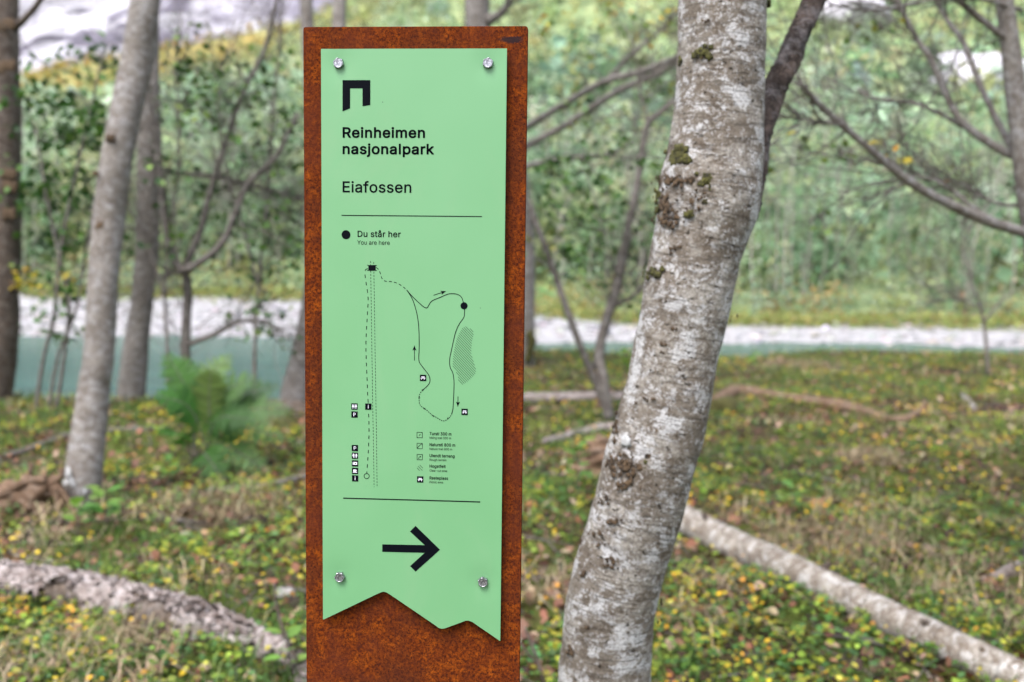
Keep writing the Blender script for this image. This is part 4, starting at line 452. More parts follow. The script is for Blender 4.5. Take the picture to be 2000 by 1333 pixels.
plm = new_mesh('plate', np.vstack([front, back, ring]), np.vstack([Ff, Fb, np.array(Fs)]), plate_material(), True)
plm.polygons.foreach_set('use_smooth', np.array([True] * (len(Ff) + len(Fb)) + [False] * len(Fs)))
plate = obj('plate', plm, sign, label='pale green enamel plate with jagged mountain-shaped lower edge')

def flat_material(name, col, rough=0.55):
    mt, nt, b = mat_new(name); b.inputs['Base Color'].default_value = (*col, 1); b.inputs['Roughness'].default_value = rough
    b.inputs['Specular IOR Level'].default_value = 0.03; return mt
M_INK = flat_material('black_print', (0.003, 0.0035, 0.006)); M_WINK = flat_material('white_print', (0.70, 0.69, 0.78))
class Print:
    """flat print on the plate: 2-D polygons in millimetres laid just over the face"""
    def __init__(s): s.V = []; s.F = []
    def poly(s, pts):
        n = len(s.V); s.V += [tuple(p) for p in pts]; s.F.append(list(range(n, n + len(pts))))
    def stroke(s, pts, w):
        P = np.asarray(pts, float)
        if len(P) < 2: return
        T = np.gradient(P, axis=0); T /= np.linalg.norm(T, axis=1)[:, None] + 1e-9
        Nn = np.stack([-T[:, 1], T[:, 0]], 1) * w / 2
        n = len(s.V); s.V += [tuple(p) for p in np.vstack([P + Nn, P - Nn])]; k = len(P)
        for i in range(k - 1): s.F.append([n + i, n + k + i, n + k + i + 1, n + i + 1])
    def dashed(s, pts, on, off, w):
        P = np.asarray(pts, float); L = np.concatenate([[0], np.cumsum(np.linalg.norm(np.diff(P, axis=0), axis=1))])
        t = 0.0
        while t < L[-1]:
            tt = np.linspace(t, min(t + on, L[-1]), 4)
            s.stroke(np.stack([np.interp(tt, L, P[:, 0]), np.interp(tt, L, P[:, 1])], 1), w); t += on + off
    def disc(s, x, y, r, n=36):
        a = np.linspace(0, 2 * np.pi, n, endpoint=False); s.poly(np.stack([x + r * np.cos(a), y + r * np.sin(a)], 1))
    def ringp(s, x, y, r, w, n=36):
        a = np.linspace(0, 2 * np.pi, n + 1); s.stroke(np.stack([x + r * np.cos(a), y + r * np.sin(a)], 1), w)
    def head(s, a, b, ln, wd):
        a, b = np.array(a), np.array(b); d = (b - a) / np.linalg.norm(b - a); nn = np.array([-d[1], d[0]])
        base = b - d * ln
        s.poly([b, base + nn * wd / 2, base + d * ln * .22, base - nn * wd / 2])
    def rect(s, x0, y0, x1, y1): s.poly([(x0, y0), (x1, y0), (x1, y1), (x0, y1)])
    def build(s, name, mat, lift=0.00025, **kw):
        V = np.array(s.V) / 1000; z = TOP + V[:, 1]
        # triangulated so the print follows the sheet
        me = new_mesh(name, np.stack([V[:, 0], plate_y(V[:, 0], z) - lift, z], 1), s.F, mat, False)
        return obj(name, me, plate, **kw)
def contour(pts, n=5):
    """closed bezier outline -> polyline"""
    q = np.array(pts, float).reshape(-1, 3, 2); out = []
    for a, b in zip(q, np.roll(q, -1, 0)):
        p0, p1, p2, p3 = a[0], a[2], b[1], b[0]
        st = 1 if np.allclose(p0, p1) and np.allclose(p2, p3) else n
        for t in np.arange(st) / st: out.append((1 - t) ** 3 * p0 + 3 * t * (1 - t) ** 2 * p1 + 3 * t * t * (1 - t) * p2 + t ** 3 * p3)
    return np.array(out)
def area(P):
    x, y = P[:, 0], P[:, 1]; return .5 * np.sum(x * np.roll(y, -1) - np.roll(x, -1) * y)
def inside(p, P):
    x, y = P[:, 0], P[:, 1]; x2, y2 = np.roll(x, -1), np.roll(y, -1)
    c = ((y > p[1]) != (y2 > p[1])) & (p[0] < (x2 - x) * (p[1] - y) / (y2 - y + 1e-12) + x)
    return bool(np.sum(c) % 2)
def text_mesh(items, name):
    """items: string, x, baseline, width, cap height, extra stroke weight; outlines from the glyph table"""
    pr = Print()
    for s, x0, y0, w, h, bold in items:
        pen = 0; gl = []; xmin, xmax = 1e9, -1e9
        for ch in s:
            if ch == ' ': pen += 205; continue
            adv, sp = GL[ch]; cs = []
            for pts in sp:
                c_ = contour(pts); c_[:, 0] += pen; cs.append(c_); xmin = min(xmin, c_[:, 0].min()); xmax = max(xmax, c_[:, 0].max())
            gl.append(cs); pen += adv + bold * 260
        e = bold * 509 * .5
        sc = np.array([w / (xmax - xmin + 2 * e), h / (509.0 + 2 * e)])
        for cs in gl:
            sgn = np.sign(area(max(cs, key=lambda c_: abs(area(c_)))))
            cs = [(c_ - np.array([xmin - e, -e])) * sc + np.array([x0, y0]) for c_ in cs]
            outer = [c_ for c_ in cs if np.sign(area(c_)) == sgn]; holes = [c_ for c_ in cs if np.sign(area(c_)) != sgn]
            for o_ in outer:
                loops = [o_] + [hh for hh in holes if inside(hh[0], o_)]
                cu = bpy.data.curves.new('glyph', 'CURVE'); cu.dimensions = '2D'; cu.fill_mode = 'BOTH'
                for l_ in loops:
                    sp_ = cu.splines.new('POLY'); sp_.points.add(len(l_) - 1); sp_.use_cyclic_u = True
                    sp_.points.foreach_set('co', np.hstack([l_, np.zeros((len(l_), 1)), np.ones((len(l_), 1))]).ravel())
                ob_ = bpy.data.objects.new('glyph', cu); me = ob_.to_mesh()
                n = len(pr.V); pr.V += [tuple(v.co[:2]) for v in me.vertices]; pr.F += [[n + i for i in p.vertices] for p in me.polygons]
                bpy.data.objects.remove(ob_); bpy.data.curves.remove(cu)
            if e:
                for c_ in cs:
                    c2 = np.vstack([c_, c_[:1]])
                    for a_, b_ in zip(c2, c2[1:]):
                        if np.linalg.norm(b_ - a_) > 1e-6: pr.stroke([a_, b_], bold * h)
                    for a_ in c_: pr.disc(a_[0], a_[1], bold * h / 2, 8)
    return pr
kinds = {}
for s, x, y, w, h, bold, kd in TR['text']: kinds.setdefault(kd, []).append((s, x, y, w, h, bold))
for kd, items in kinds.items(): text_mesh(items, kd).build(kd, M_INK)
p = Print(); L_ = TR['logo']
p.poly([L_[0], L_[1], L_[4], L_[5]]); p.poly([L_[1], L_[2], L_[3], L_[4]]); p.poly([L_[0], L_[5], L_[6], L_[7]])
p.build('logo', M_INK)
p = Print(); A_ = TR['arrow']; p.poly([A_[0], A_[1], A_[7], A_[8]]); p.poly([A_[1], A_[2], A_[3], A_[4]]); p.poly([A_[1], A_[4], A_[7]]); p.poly([A_[7], A_[4], A_[5], A_[6]])
p.build('direction_arrow', M_INK)
for x0, x1, y, w in TR['lines']:
    p = Print(); xs = np.linspace(x0, x1, 12); p.stroke(np.stack([xs, 0 * xs + y], 1), w); p.build('divider_line', M_INK)
p = Print(); p.disc(*TR['dots'][0]); p.build('location_dot', M_INK)
p = Print()
for s in TR['solid']: p.stroke(s, 0.82)
for s, on, off, w in TR['dash']: p.dashed(s, on, off, w)
p.disc(*TR['dots'][1]); p.ringp(*TR['ring'], 0.75); p.poly(TR['hut'])
for s in TR['hutlines']: p.stroke(s, 0.6)
for a, b in TR['smallarrows']: p.stroke([a, b], 0.7); p.head(a, b, 5.6, 4.6)
for a, b in TR['heads']: p.head(a, b, 2.6, 2.3)
p.build('trail_map', M_INK)
p = Print()
for s in TR['hatch']: p.stroke(s, 0.42)
p.build('clear_cut_hatching', M_INK)
p = Print()
for s in TR['hatch2']: p.stroke(s, 0.42)
p.build('legend_symbol', M_INK)
for kd, x, y in TR['boxes']:
    p = Print(); r_ = 3.05
    p.stroke([(x - r_, y - r_), (x + r_, y - r_), (x + r_, y - r_ + .01)], .01)
    for a, b in (((-1, -1), (1, -1)), ((1, -1), (1, 1)), ((1, 1), (-1, 1)), ((-1, 1), (-1, -1))):
        p.stroke([(x + a[0] * r_, y + a[1] * r_), (x + b[0] * r_, y + b[1] * r_)], .55)
    if kd == 'dash':
        p.stroke([(x - .8, y - .6), (x + .9, y + .9)], .75); p.poly([(x + 3, y + 3), (x + 1.6, y + 3), (x + 3, y + 1.8)]); p.poly([(x - 3, y - 3), (x - 1.6, y - 3), (x - 3, y - 1.8)])
    elif kd == 'curve': p.stroke([(x - 2.9, y - 2.8), (x - 1.2, y - .6), (x + .6, y + 1.2), (x + 2.9, y + 2.9)], .6)
    else: p.stroke([(x - 1.8, y - 1.8), (x - .4, y - .4)], .75); p.head((x - .4, y - .4), (x + 1.5, y + 1.4), 2.2, 2.2); p.poly([(x + 3, y + 3), (x + 1.7, y + 3), (x + 3, y + 1.8)])
    p.build('legend_symbol', M_INK)
for kd, x, y in TR['icons']:
    p = Print(); p.rect(x - 3.62, y - 3.58, x + 3.62, y + 3.58); p.build('icon_tile', M_INK)
    w = Print()
    if kd in 'Pi':
        w = text_mesh([(kd, x - (1.25 if kd == 'P' else .45), y - 2.0, 2.7 if kd == 'P' else .95, 4.0, .03)], 'pictogram')
    elif kd == 'toilet':
        w.rect(x - .18, y - 2.3, x + .18, y + 2.3)
        for s in (-1, 1):
            w.disc(x + s * 1.7, y + 1.75, .62, 14); w.poly([(x + s * 1.7 - 1.0, y - .6), (x + s * 1.7 - .3, y - .7), (x + s * 1.7 - .3, y - 2.4), (x + s * 1.7 + .3, y - 2.4), (x + s * 1.7 + .3, y - .7), (x + s * 1.7 + 1.0, y - .6), (x + s * 1.7 + .8, y + 1.1), (x + s * 1.7 - .8, y + 1.1)])
    elif kd == 'camera':
        w.rect(x - 2.5, y - 1.6, x - 1.75, y + 1.6); w.rect(x - 1.4, y - 1.6, x - .55, y + 1.6); w.rect(x - .55, y + 1.0, x + 2.4, y + 1.6); w.rect(x - .55, y - 1.6, x + 2.4, y - 1.2); w.rect(x + 1.7, y - 1.2, x + 2.4, y + 1.0); w.ringp(x + .6, y - .1, .95, .5, 18)
    elif kd == 'cup':
        w.rect(x - 1.9, y - .9, x + 1.2, y + 1.6); w.rect(x - 2.6, y - 2.0, x + 2.5, y - 1.4); w.ringp(x + 1.35, y + .45, .75, .4, 14)
    else:
        w.rect(x - 1.9, y + 1.0, x + 1.9, y + 1.6); w.rect(x - 2.7, y - .45, x + 2.7, y + .1)
        for s in (-1, 1): w.stroke([(x + s * .75, y + 1.0), (x + s * 1.75, y - 1.9)], .6)
    w.build('pictogram', M_WINK, 0.0005)
def bolt_mesh():
    bm = bmesh.new()
    prof_ = [(0.0068, 0.0), (0.0068, 0.0008), (0.0057, 0.0008)]
    rings = []
    def ring_(r, y, hexa):
        out = []
        for i in range(36):
            a = 2 * math.pi * i / 36; rr = r
            if hexa:
                s = (a % (math.pi / 3)) - math.pi / 6; rr = r * math.cos(math.pi / 6) / math.cos(s)
            out.append(bm.verts.new((rr * math.cos(a), -y, rr * math.sin(a))))
        return out
    rings = [ring_(.0060, -.004, True), ring_(.0060, .0042, True), ring_(.0059, .0046, True), ring_(.0050, .0052, False), ring_(.0046, .0052, False), ring_(.0043, .0049, False), ring_(.0016, .0048, False)]
    for a, b in zip(rings, rings[1:]):
        for i in range(36): bm.faces.new((a[i], b[i], b[(i + 1) % 36], a[(i + 1) % 36]))
    bm.faces.new(rings[-1][::-1]); bmesh.ops.recalc_face_normals(bm, faces=bm.faces)
    me = bpy.data.meshes.new('bolt'); bm.to_mesh(me); bm.free(); return me
mt, nt, b = mat_new('galvanised_steel'); k = NB(nt); v = k.obj()
k.link(k.mix(k.ramp(k.noise(v, 420, 3, .6), .4, .62), (0.20, 0.19, 0.22), (0.46, 0.45, 0.50)), b.inputs['Base Color'])
b.inputs['Metallic'].default_value = 0.9; b.inputs['Roughness'].default_value = 0.38
k.bump(k.noise(v, 520, 3, .6), 0.5, 0.0004, b)
bme = bolt_mesh(); bme.materials.append(mt)
for i, (bx, bz) in enumerate(BOLTS):
    o = obj('bolt', bme, sign, (bx / 1000, float(plate_y(bx / 1000, TOP + bz / 1000)), TOP + bz / 1000)); o.rotation_euler = (0, 0.3 + i * 0.37, 0)

# ------------------------------------------------------------------ trees
def px_path(rows):
    """rows: px, py, depth, diameter in photo pixels -> points, radii (metres)"""
    P = np.array([at(a, b, d) for a, b, d, w in rows]); R = np.array([w * d / FPX / 2 for a, b, d, w in rows])
    return P, R
def smooth_path(P, R, n):
    Q = spline(np.hstack([P, R[:, None]]), n); return Q[:, :3], np.maximum(Q[:, 3], 0.0012)
class Tree:
    """a thing with trunk, branches (each a mesh) and a foliage part"""
    def __init__(s, name, base, label, category, bark, group=None):
        s.root = thing(name, base, label, category, group); s.base = np.array(base, float); s.bark = bark; s.skel = []; s.leaf = []; s.twigs = []
    def part(s, name, me, **kw):
        o = obj(name, me, s.root, **kw); return o
    def stem(s, name, P, R, n=6, seg=14, rough=0.06, rfreq=1.0, mat=None, **kw):
        P, R = smooth_path(np.asarray(P, float), np.asarray(R, float), n)
        s.skel.append(P)
        me = tube_mesh(name, [tube(P - s.base, R, seg, rough, rfreq, rng.random() * 9)], mat or s.bark)
        return s.part(name, me, **kw)
    def branch(s, rows, n=5, seg=8, rough=0.10, rfreq=3.0, mat=None):
        P, R = px_path(rows); return s.stem('branch', P, R, n, seg, rough, rfreq, mat)
    def anchor(s, p):
        A = np.vstack(s.skel); return A[np.argmin(np.sum((A - p) ** 2, 1))]
    def cluster(s, c, rad, n, size, pal, up=0.25, twig=True, jitter=.2):
        c = np.asarray(c, float)
        d = rng.normal(size=(n, 3)); d /= np.linalg.norm(d, axis=1)[:, None]; d *= (rng.random((n, 1)) ** .45)
        Pp = c + d * np.asarray(rad)
        if twig:
            a = s.anchor(c); L = np.linalg.norm(c - a)
            mid = (a + c) / 2 + rng.normal(size=3) * L * .08 + np.array([0, 0, .06 * L])
            s.twigs.append((np.array([a, mid, c]), np.array([min(.008, .0025 + .004 * L), .004, .0025])))
            for i in rng.choice(n, min(n, 5), replace=False):
                s.twigs.append((np.array([c + (Pp[i] - c) * .02, (c + Pp[i]) / 2 + rng.normal(size=3) * .02, Pp[i]]), np.array([.0028, .002, .0013])))
        s.leaf.append(leaves(Pp - s.base, size * rng.uniform(.65, 1.25, n), rand_rot(n, up), pick(pal, n, jitter)))
    def shoots(s, n, l0, l1, r0=.003, frm=0):
        """thin bare side shoots along the branches"""
        sk = s.skel[frm:]
        for _ in range(n):
            A = sk[rng.integers(len(sk))]; j = rng.integers(len(A) // 3, len(A)); a = A[j]; d = nrm(A[min(j + 1, len(A) - 1)] - A[max(j - 1, 0)]); L = rng.uniform(l0, l1)
            e = a + (d * .7 + rng.normal(size=3) * .55 + [0, 0, .15]) * L
            s.twigs.append((np.array([a, (a + e) / 2 + rng.normal(size=3) * .08 * L, e]), np.array([r0, r0 * .7, r0 * .35])))
            e2 = e * .5 + a * .5; f = e2 + (d * .5 + rng.normal(size=3) * .7) * L * .5; s.twigs.append((np.array([e2, (e2 + f) / 2, f]), np.array([r0 * .6, r0 * .5, r0 * .3])))
            for q_ in (.3, .75):
                e3 = a + (e - a) * q_; f = e3 + (d * .4 + rng.normal(size=3) * .6) * L * .4; s.twigs.append((np.array([e3, (e3 + f) / 2 + rng.normal(size=3) * .03 * L, f]), np.array([r0 * .5, r0 * .4, r0 * .25])))
    def finish(s, foliage='foliage'):
        if s.twigs:
            s.part('twigs', tube_mesh('twigs', [tube(*smooth_path(P - s.base, R, 3), 5) for P, R in s.twigs], M_TWIG), kind='stuff')
        if s.leaf: s.part(foliage, leaf_mesh(foliage, s.leaf, M_LEAF), kind='stuff')
GREEN = [(0.035, 0.090, 0.020), (0.055, 0.13, 0.028), (0.025, 0.062, 0.018), (0.09, 0.17, 0.035)]
LIGHT = [(0.13, 0.22, 0.06), (0.17, 0.25, 0.07), (0.10, 0.18, 0.05), (0.30, 0.27, 0.05)]
YELL = [(0.48, 0.36, 0.03), (0.40, 0.32, 0.04), (0.25, 0.25, 0.05), (0.45, 0.22, 0.03)]
def crown(t, top, P0, spread, n_limb, z0, z1, pal):
    """limbs and leaves above the picture's upper edge"""
    for i in range(n_limb):
        zz = z0 + (z1 - z0) * (i + .3) / n_limb
        A = t.skel[0]; j = np.argmin(np.abs(A[:, 2] - zz)); a = A[j]
        ang = i * 2.4 + rng.random(); ln = spread * rng.uniform(.6, 1.1) * (1 - .45 * i / n_limb)
        e = a + np.array([math.cos(ang) * ln, math.sin(ang) * ln, ln * rng.uniform(.35, .7)]); mid = (a + e) / 2 + np.array([0, 0, -.08 * ln])
        t.stem('branch', np.array([a, mid, e]), np.array([.03, .018, .006]) * (spread / 1.5), 5, 8, .08, 3)
        for f in (.45, .7, 1.0):
            c = a + (e - a) * f + rng.normal(size=3) * .12
            t.cluster(c, (.5, .5, .32), 150, .065, pal, twig=True)

# --- the birch beside the sign
D0 = 1.74
edges = [(-140, 1338, 1500), (0, 1330, 1494), (100, 1327, 1492), (200, 1320, 1488), (300, 1305, 1487), (350, 1292, 1485), (400, 1286, 1480), (450, 1280, 1463), (500, 1270, 1446), (550, 1259, 1435), (600, 1252, 1425), (650, 1243, 1412), (700, 1233, 1401), (750, 1225, 1393), (800, 1212, 1385), (850, 1198, 1373), (890, 1184, 1361), (950, 1168, 1345), (1000, 1156, 1332), (1080, 1130, 1306), (1175, 1105, 1284), (1250, 1096, 1277), (1333, 1086, 1274)]
rows = [((l + r) / 2, y, D0, r - l) for y, l, r in edges][::-1]
P, R = px_path(rows)
low = P[0]; base = np.array([low[0] + .005, low[1] + 0.02, -0.12])
P = np.vstack([base, base * .66 + low * .34 + [0.002, 0, 0], base * .3 + low * .7, P]); R = np.concatenate([[R[0] * 1.7, R[0] * 1.2, R[0] * 1.04], R])
up = P[-1]; ext = [up + np.array([.04 * i, .10 * i, .75 * i]) for i in range(1, 8)]
P = np.vstack([P, ext]); R = np.concatenate([R, R[-1] * np.linspace(.96, .35, 7)])
birch = Tree('birch_tree', (base[0], base[1], 0), 'large mottled grey birch with mossy trunk leaning right, close beside the sign', 'tree', M_BIRCH)
PB, RB = smooth_path(P, R, 10); birch.skel.append(PB)
# fine uneven surface: swelling at the wart band and fine dents
V, F, K, tri = tube(PB - birch.base, RB, 72, 0.022, 1.6, 3.0)
me = tube_mesh('trunk', [(V, F, K, tri)], M_BIRCH); birch.part('trunk', me)
bP, bR = px_path([(1375, 560, 1.74, 34), (1425, 490, 1.76, 36), (1457, 430, 1.80, 36), (1469, 380, 1.84, 38), (1484, 290, 1.88, 38), (1510, 190, 1.93, 40), (1545, 105, 1.95, 42), (1589, 0, 1.98, 44), (1640, -120, 2.02, 44)])
bP = np.vstack([bP, bP[-1] + np.array([.16, .1, .5]), bP[-1] + np.array([.4, .3, 1.4])]); bR = np.concatenate([bR, [.02, .01]])
birch.stem('branch', bP, bR, 12, 28, 0.24, 5.0, M_DARK, label='dark brown rough second stem forking off to the right')
def on_birch(px, py):
    """point on the front of the trunk seen at that place of the photograph, and the outward direction"""
    c0 = np.interp(py, [e[0] for e in edges], [(e[1] + e[2]) / 2 for e in edges]); w = np.interp(py, [e[0] for e in edges], [(e[2] - e[1]) / 2 for e in edges])
    u = np.clip((px - c0) / w, -.99, .99); r = w * D0 / FPX
    p = at(px, py, D0); n_ = nrm([u, -math.sqrt(1 - u * u), 0.0])
    p = p + np.array([0, -math.sqrt(1 - u * u) * r, 0]) * .97
    # keep it on the sight line
    p = CAM + (at(px, py, p[1]) - CAM)
    return p, n_
def lump_mesh(name, items, mat, seed=1):
    """small bumpy cushions: items (point, normal, radius, flatness)"""
    bm = bmesh.new(); r = np.random.default_rng(seed)
    for p, n_, rad, fl in items:
        res = bmesh.ops.create_icosphere(bm, subdivisions=2, radius=1.0)
        qn = Vector(n_).to_track_quat('Z', 'Y'); ph = r.random(3) * 6
        for v in res['verts']:
            c = v.co; f_ = 1 + .22 * math.sin(c.x * 5 + ph[0]) + .2 * math.sin(c.y * 6 + ph[1]) + .18 * math.sin(c.z * 7 + c.x * 4 + ph[2])
            c = Vector((c.x * f_ * rad, c.y * f_ * rad, c.z * f_ * rad * fl)); v.co = qn @ c + Vector(p)
    me = bpy.data.meshes.new(name); bm.to_mesh(me); bm.free(); me.materials.append(mat)
    me.polygons.foreach_set('use_smooth', np.ones(len(me.polygons), bool)); return me
def patch(cx, cy, wx, wy, n, rr, name, mat, seed):
    r = np.random.default_rng(seed); it = []
    for i in range(int(n * 1.8)):
        a = r.normal(size=2) * .6; p, n_ = on_birch(cx + a[0] * wx, cy + a[1] * wy)
        it.append((p - birch.base, n_, rr * r.uniform(.25, .95) * D0 / FPX, .4))
    birch.part(name, lump_mesh(name, it, mat, seed))
for i, (cx, cy, wx, wy, n, rr) in enumerate([(1372, 106, 12, 9, 12, 6), (1478, 8, 24, 8, 12, 7), (1322, 308, 18, 12, 20, 7), (1388, 354, 12, 18, 14, 6), (1346, 420, 8, 6, 5, 5), (1283, 385, 5, 30, 12, 6), (1273, 533, 14, 6, 12, 6), (1415, 418, 12, 5, 6, 5), (1384, 393, 8, 5, 5, 4), (1281, 1155, 8, 34, 22, 6), (1262, 905, 5, 12, 4, 4), (1328, 118, 3, 8, 5, 4)]):
    patch(cx, cy, wx, wy, n, rr * 1.35, 'moss_tuft', M_MOSS, 20 + i)
for i, (cx, cy, wx, wy, n, rr) in enumerate([(1310, 352, 30, 9, 34, 5.5), (1308, 425, 22, 16, 30, 5), (1296, 395, 10, 20, 24, 5), (1345, 395, 60, 26, 34, 3.4), (1408, 605, 18, 14, 16, 4.5), (1195, 905, 14, 14, 12, 6), (1230, 915, 26, 14, 16, 6), (1218, 948, 18, 8, 9, 6), (1295, 913, 18, 5, 7, 6), (1256, 962, 5, 7, 3, 6), (1180, 975, 14, 5, 6, 5), (1200, 1020, 18, 5, 6, 5), (1166, 1042, 14, 4, 5, 5), (1138, 1122, 6, 6, 3, 6), (1112, 1268, 8, 10, 5, 6), (1195, 1095, 12, 8, 4, 4), (1265, 1275, 4, 12, 4, 5), (1478, 330, 3, 40, 9, 5), (1470, 415, 4, 22, 7, 6), (1202, 835, 5, 26, 9, 6), (1134, 1060, 3, 16, 5, 5)]):
    patch(cx, cy, wx, wy, n, rr, 'bark_wart', M_WART, 60 + i)
r = np.random.default_rng(4)
for i in range(26):
    yy_ = r.uniform(30, 1320); e_ = np.array(edges); l_, r_ = np.interp(yy_, e_[:, 0], e_[:, 1]), np.interp(yy_, e_[:, 0], e_[:, 2])
    patch(l_ + (r_ - l_) * r.uniform(.06, .94), yy_, r.uniform(3, 16), r.uniform(2, 4), int(r.integers(2, 5)), r.uniform(2.2, 4.2), 'bark_wart', M_WART, 200 + i)
mt, nt, b = mat_new('pale_lichen'); k = NB(nt); k.link(k.mix(k.ramp(k.noise(k.obj(), 150, 4, .7), .35, .7), (0.33, 0.33, 0.33), (0.50, 0.50, 0.51)), b.inputs['Base Color']); b.inputs['Roughness'].default_value = .95
p_, n_ = on_birch(1222, 863); birch.part('lichen_spot', lump_mesh('lichen_spot', [(p_ - birch.base, n_, 10.5 * D0 / FPX, .18), (p_ - birch.base + np.array([0, 0, .008]), n_, 7 * D0 / FPX, .2)], mt, 5))
crown(birch, 5, P, 1.3, 7, 3.0, 6.3, LIGHT); birch.finish('crown')

# --- the trees on the left and behind the sign
def big_tree(name, label, rows, bark, topz, flare=1.35, crown_pal=LIGHT, nl=6, drift=(0.05, 0.02), rough=.05, seg=26):
    """rows from the foot upwards (px, py, depth, width)"""
    P, R = px_path(rows); z0 = float(terrain(P[0][0], P[0][1]))
    foot = P[0].copy(); foot[2] = z0 - .15
    P = np.vstack([foot, P]); R = np.concatenate([[R[0] * flare], R])
    n_ = 6; last = P[-1]; dz = (topz - last[2]) / n_; sl = (P[-1] - P[-3]) / max(P[-1][2] - P[-3][2], .1)
    ext = [last + np.array([sl[0] * .6 * dz * i + drift[0] * i, drift[1] * i, dz * i]) for i in range(1, n_ + 1)]
    P = np.vstack([P, ext]); R = np.concatenate([R, R[-1] * np.linspace(.93, .3, n_)])
    t = Tree(name, (foot[0], foot[1], z0), label, 'tree', bark)
    t.stem('trunk', P, R, 7, seg, rough, 1.2)
    if nl: crown(t, topz, P, 1.6, nl, max(last[2] + .6, topz * .5), topz * .95, crown_pal)
    return t
t1 = big_tree('deciduous_tree', 'slender grey tree with pale lichen at its foot, left of the fern', [(150, 1000, 5.2, 70), (160, 957, 5.2, 72), (172, 855, 5.25, 66), (184, 752, 5.3, 60), (193, 700, 5.3, 59), (203, 525, 5.35, 57), (214, 420, 5.4, 59), (227, 315, 5.4, 60), (248, 210, 5.45, 60), (270, 105, 5.5, 58), (284, 0, 5.5, 54), (296, -150, 5.6, 52)], M_GREY, 7.5)
for px_, py_, w_ in ((216, 270, 9), (196, 443, 9), (186, 340, 6)):
    c_ = at(px_, py_, 5.4 - .085); t1.part('branch_scar', lump_mesh('branch_scar', [(c_ - t1.base, (0, -1, 0), w_ * 5.4 / FPX, .4)], M_WART, int(px_)))
t1.part('lichen_patch', lump_mesh('lichen_patch', [(at(x_, y_, 5.2 - .085) - t1.base, nrm((dx_, -1, 0)), r_ * 5.2 / FPX * 1.15, .05) for x_, y_, r_, dx_ in ((137, 948, 13, -.4), (142, 985, 15, -.3), (150, 962, 13, 0), (133, 925, 9, -.5), (155, 995, 10, 0))], mt, 3))
t1.finish('crown')
t2 = big_tree('deciduous_tree', 'brownish grey tree on the river bank behind the slender grey tree', [(257, 785, 9.1, 58), (263, 700, 9.1, 50), (272, 630, 9.15, 43), (284, 525, 9.2, 43), (289, 420, 9.2, 43), (290, 262, 9.2, 44), (290, 105, 9.3, 40), (290, -60, 9.4, 36)], M_GREY, 9.0)
t2.shoots(0, .1, .2)
t2.branch([(300, 250, 9.1, 12), (312, 320, 9.0, 14), (320, 420, 8.9, 13), (336, 500, 8.8, 12), (352, 528, 8.8, 10)]); t2.finish('crown')
t3 = big_tree('deciduous_tree', 'dark banded tree trunk cut off by the left edge of the picture', [(-20, 795, 9.0, 84), (-14, 740, 9.0, 80), (-6, 640, 9.0, 78), (-2, 500, 9.05, 78), (-1, 300, 9.1, 78), (-4, 100, 9.2, 76), (-6, -80, 9.3, 72)], M_BROWN, 9.5)
t3.branch([(28, 55, 9.1, 16), (45, 40, 9.0, 14), (68, 15, 8.9, 12), (90, -20, 8.8, 10), (110, -70, 8.8, 7)])
for py_ in (50, 130, 340, 365, 420, 560):
    t3.part('bark_band', lump_mesh('bark_band', [(at(x_, py_ + 3 * math.sin(x_), 9.1 - .172) - t3.base, (0, -1, 0), 11 * 9 / FPX, .12) for x_ in (2, 12, 22)], M_WART, py_))
t3.finish('crown')
tb = big_tree('deciduous_tree', 'tree whose mossy grey foot shows left of the sign post', [(577, 790, 8.9, 66), (590, 720, 8.95, 58), (606, 640, 9.0, 52), (640, 420, 9.1, 42), (655, 200, 9.2, 32), (662, 40, 9.3, 27), (668, -80, 9.4, 25)], M_GREY, 8.0); tb.finish('crown')
tc = big_tree('deciduous_tree', 'thin upright grey stem rising just above the left top corner of the sign', [(640, 700, 12.0, 36), (622, 400, 12.2, 30), (603, 100, 12.4, 26), (598, 0, 12.5, 25), (594, -100, 12.6, 23)], M_GREY, 9.0, nl=5); tc.finish('crown')
td = big_tree('deciduous_tree', 'grey tree with mossy foot peeping out right of the sign post', [(1014, 722, 12.6, 60), (1016, 640, 12.6, 56), (1018, 520, 12.6, 54), (1010, 400, 12.6, 52), (985, 250, 12.6, 50), (945, 100, 12.6, 48), (932, 30, 12.6, 48), (940, -60, 12.6, 42)], M_GREY, 8.5)
td.part('moss_tuft', lump_mesh('moss_tuft', [(at(1036 + 3 * math.sin(i), 655 + i * 9, 12.4) - td.base, (.7, -.7, 0), 10 * 12.5 / FPX, .5) for i in range(6)], M_MOSS, 3))
td.branch([(1000, 268, 12.5, 18), (1030, 247, 12.0, 15), (1100, 205, 11.5, 14), (1180, 160, 11, 14), (1260, 138, 10.5, 14), (1328, 108, 10, 12), (1400, 60, 9.6, 8)])
td.branch([(1000, 300, 12.5, 18), (1030, 285, 12.2, 15), (1120, 235, 12, 13), (1200, 182, 11.6, 14), (1270, 150, 11.3, 12), (1340, 110, 11, 10)])
td.branch([(1010, 335, 12.5, 14), (1040, 322, 12, 12), (1100, 310, 11.8, 10), (1180, 302, 11.5, 8), (1240, 280, 11.3, 5)])
td.branch([(955, 40, 12.5, 22), (985, 20, 12.3, 15), (1000, -20, 12.2, 13)])
td.branch([(1180, 162, 11, 9), (1230, 110, 10.8, 8), (1290, 60, 10.6, 7), (1335, 10, 10.4, 6)])
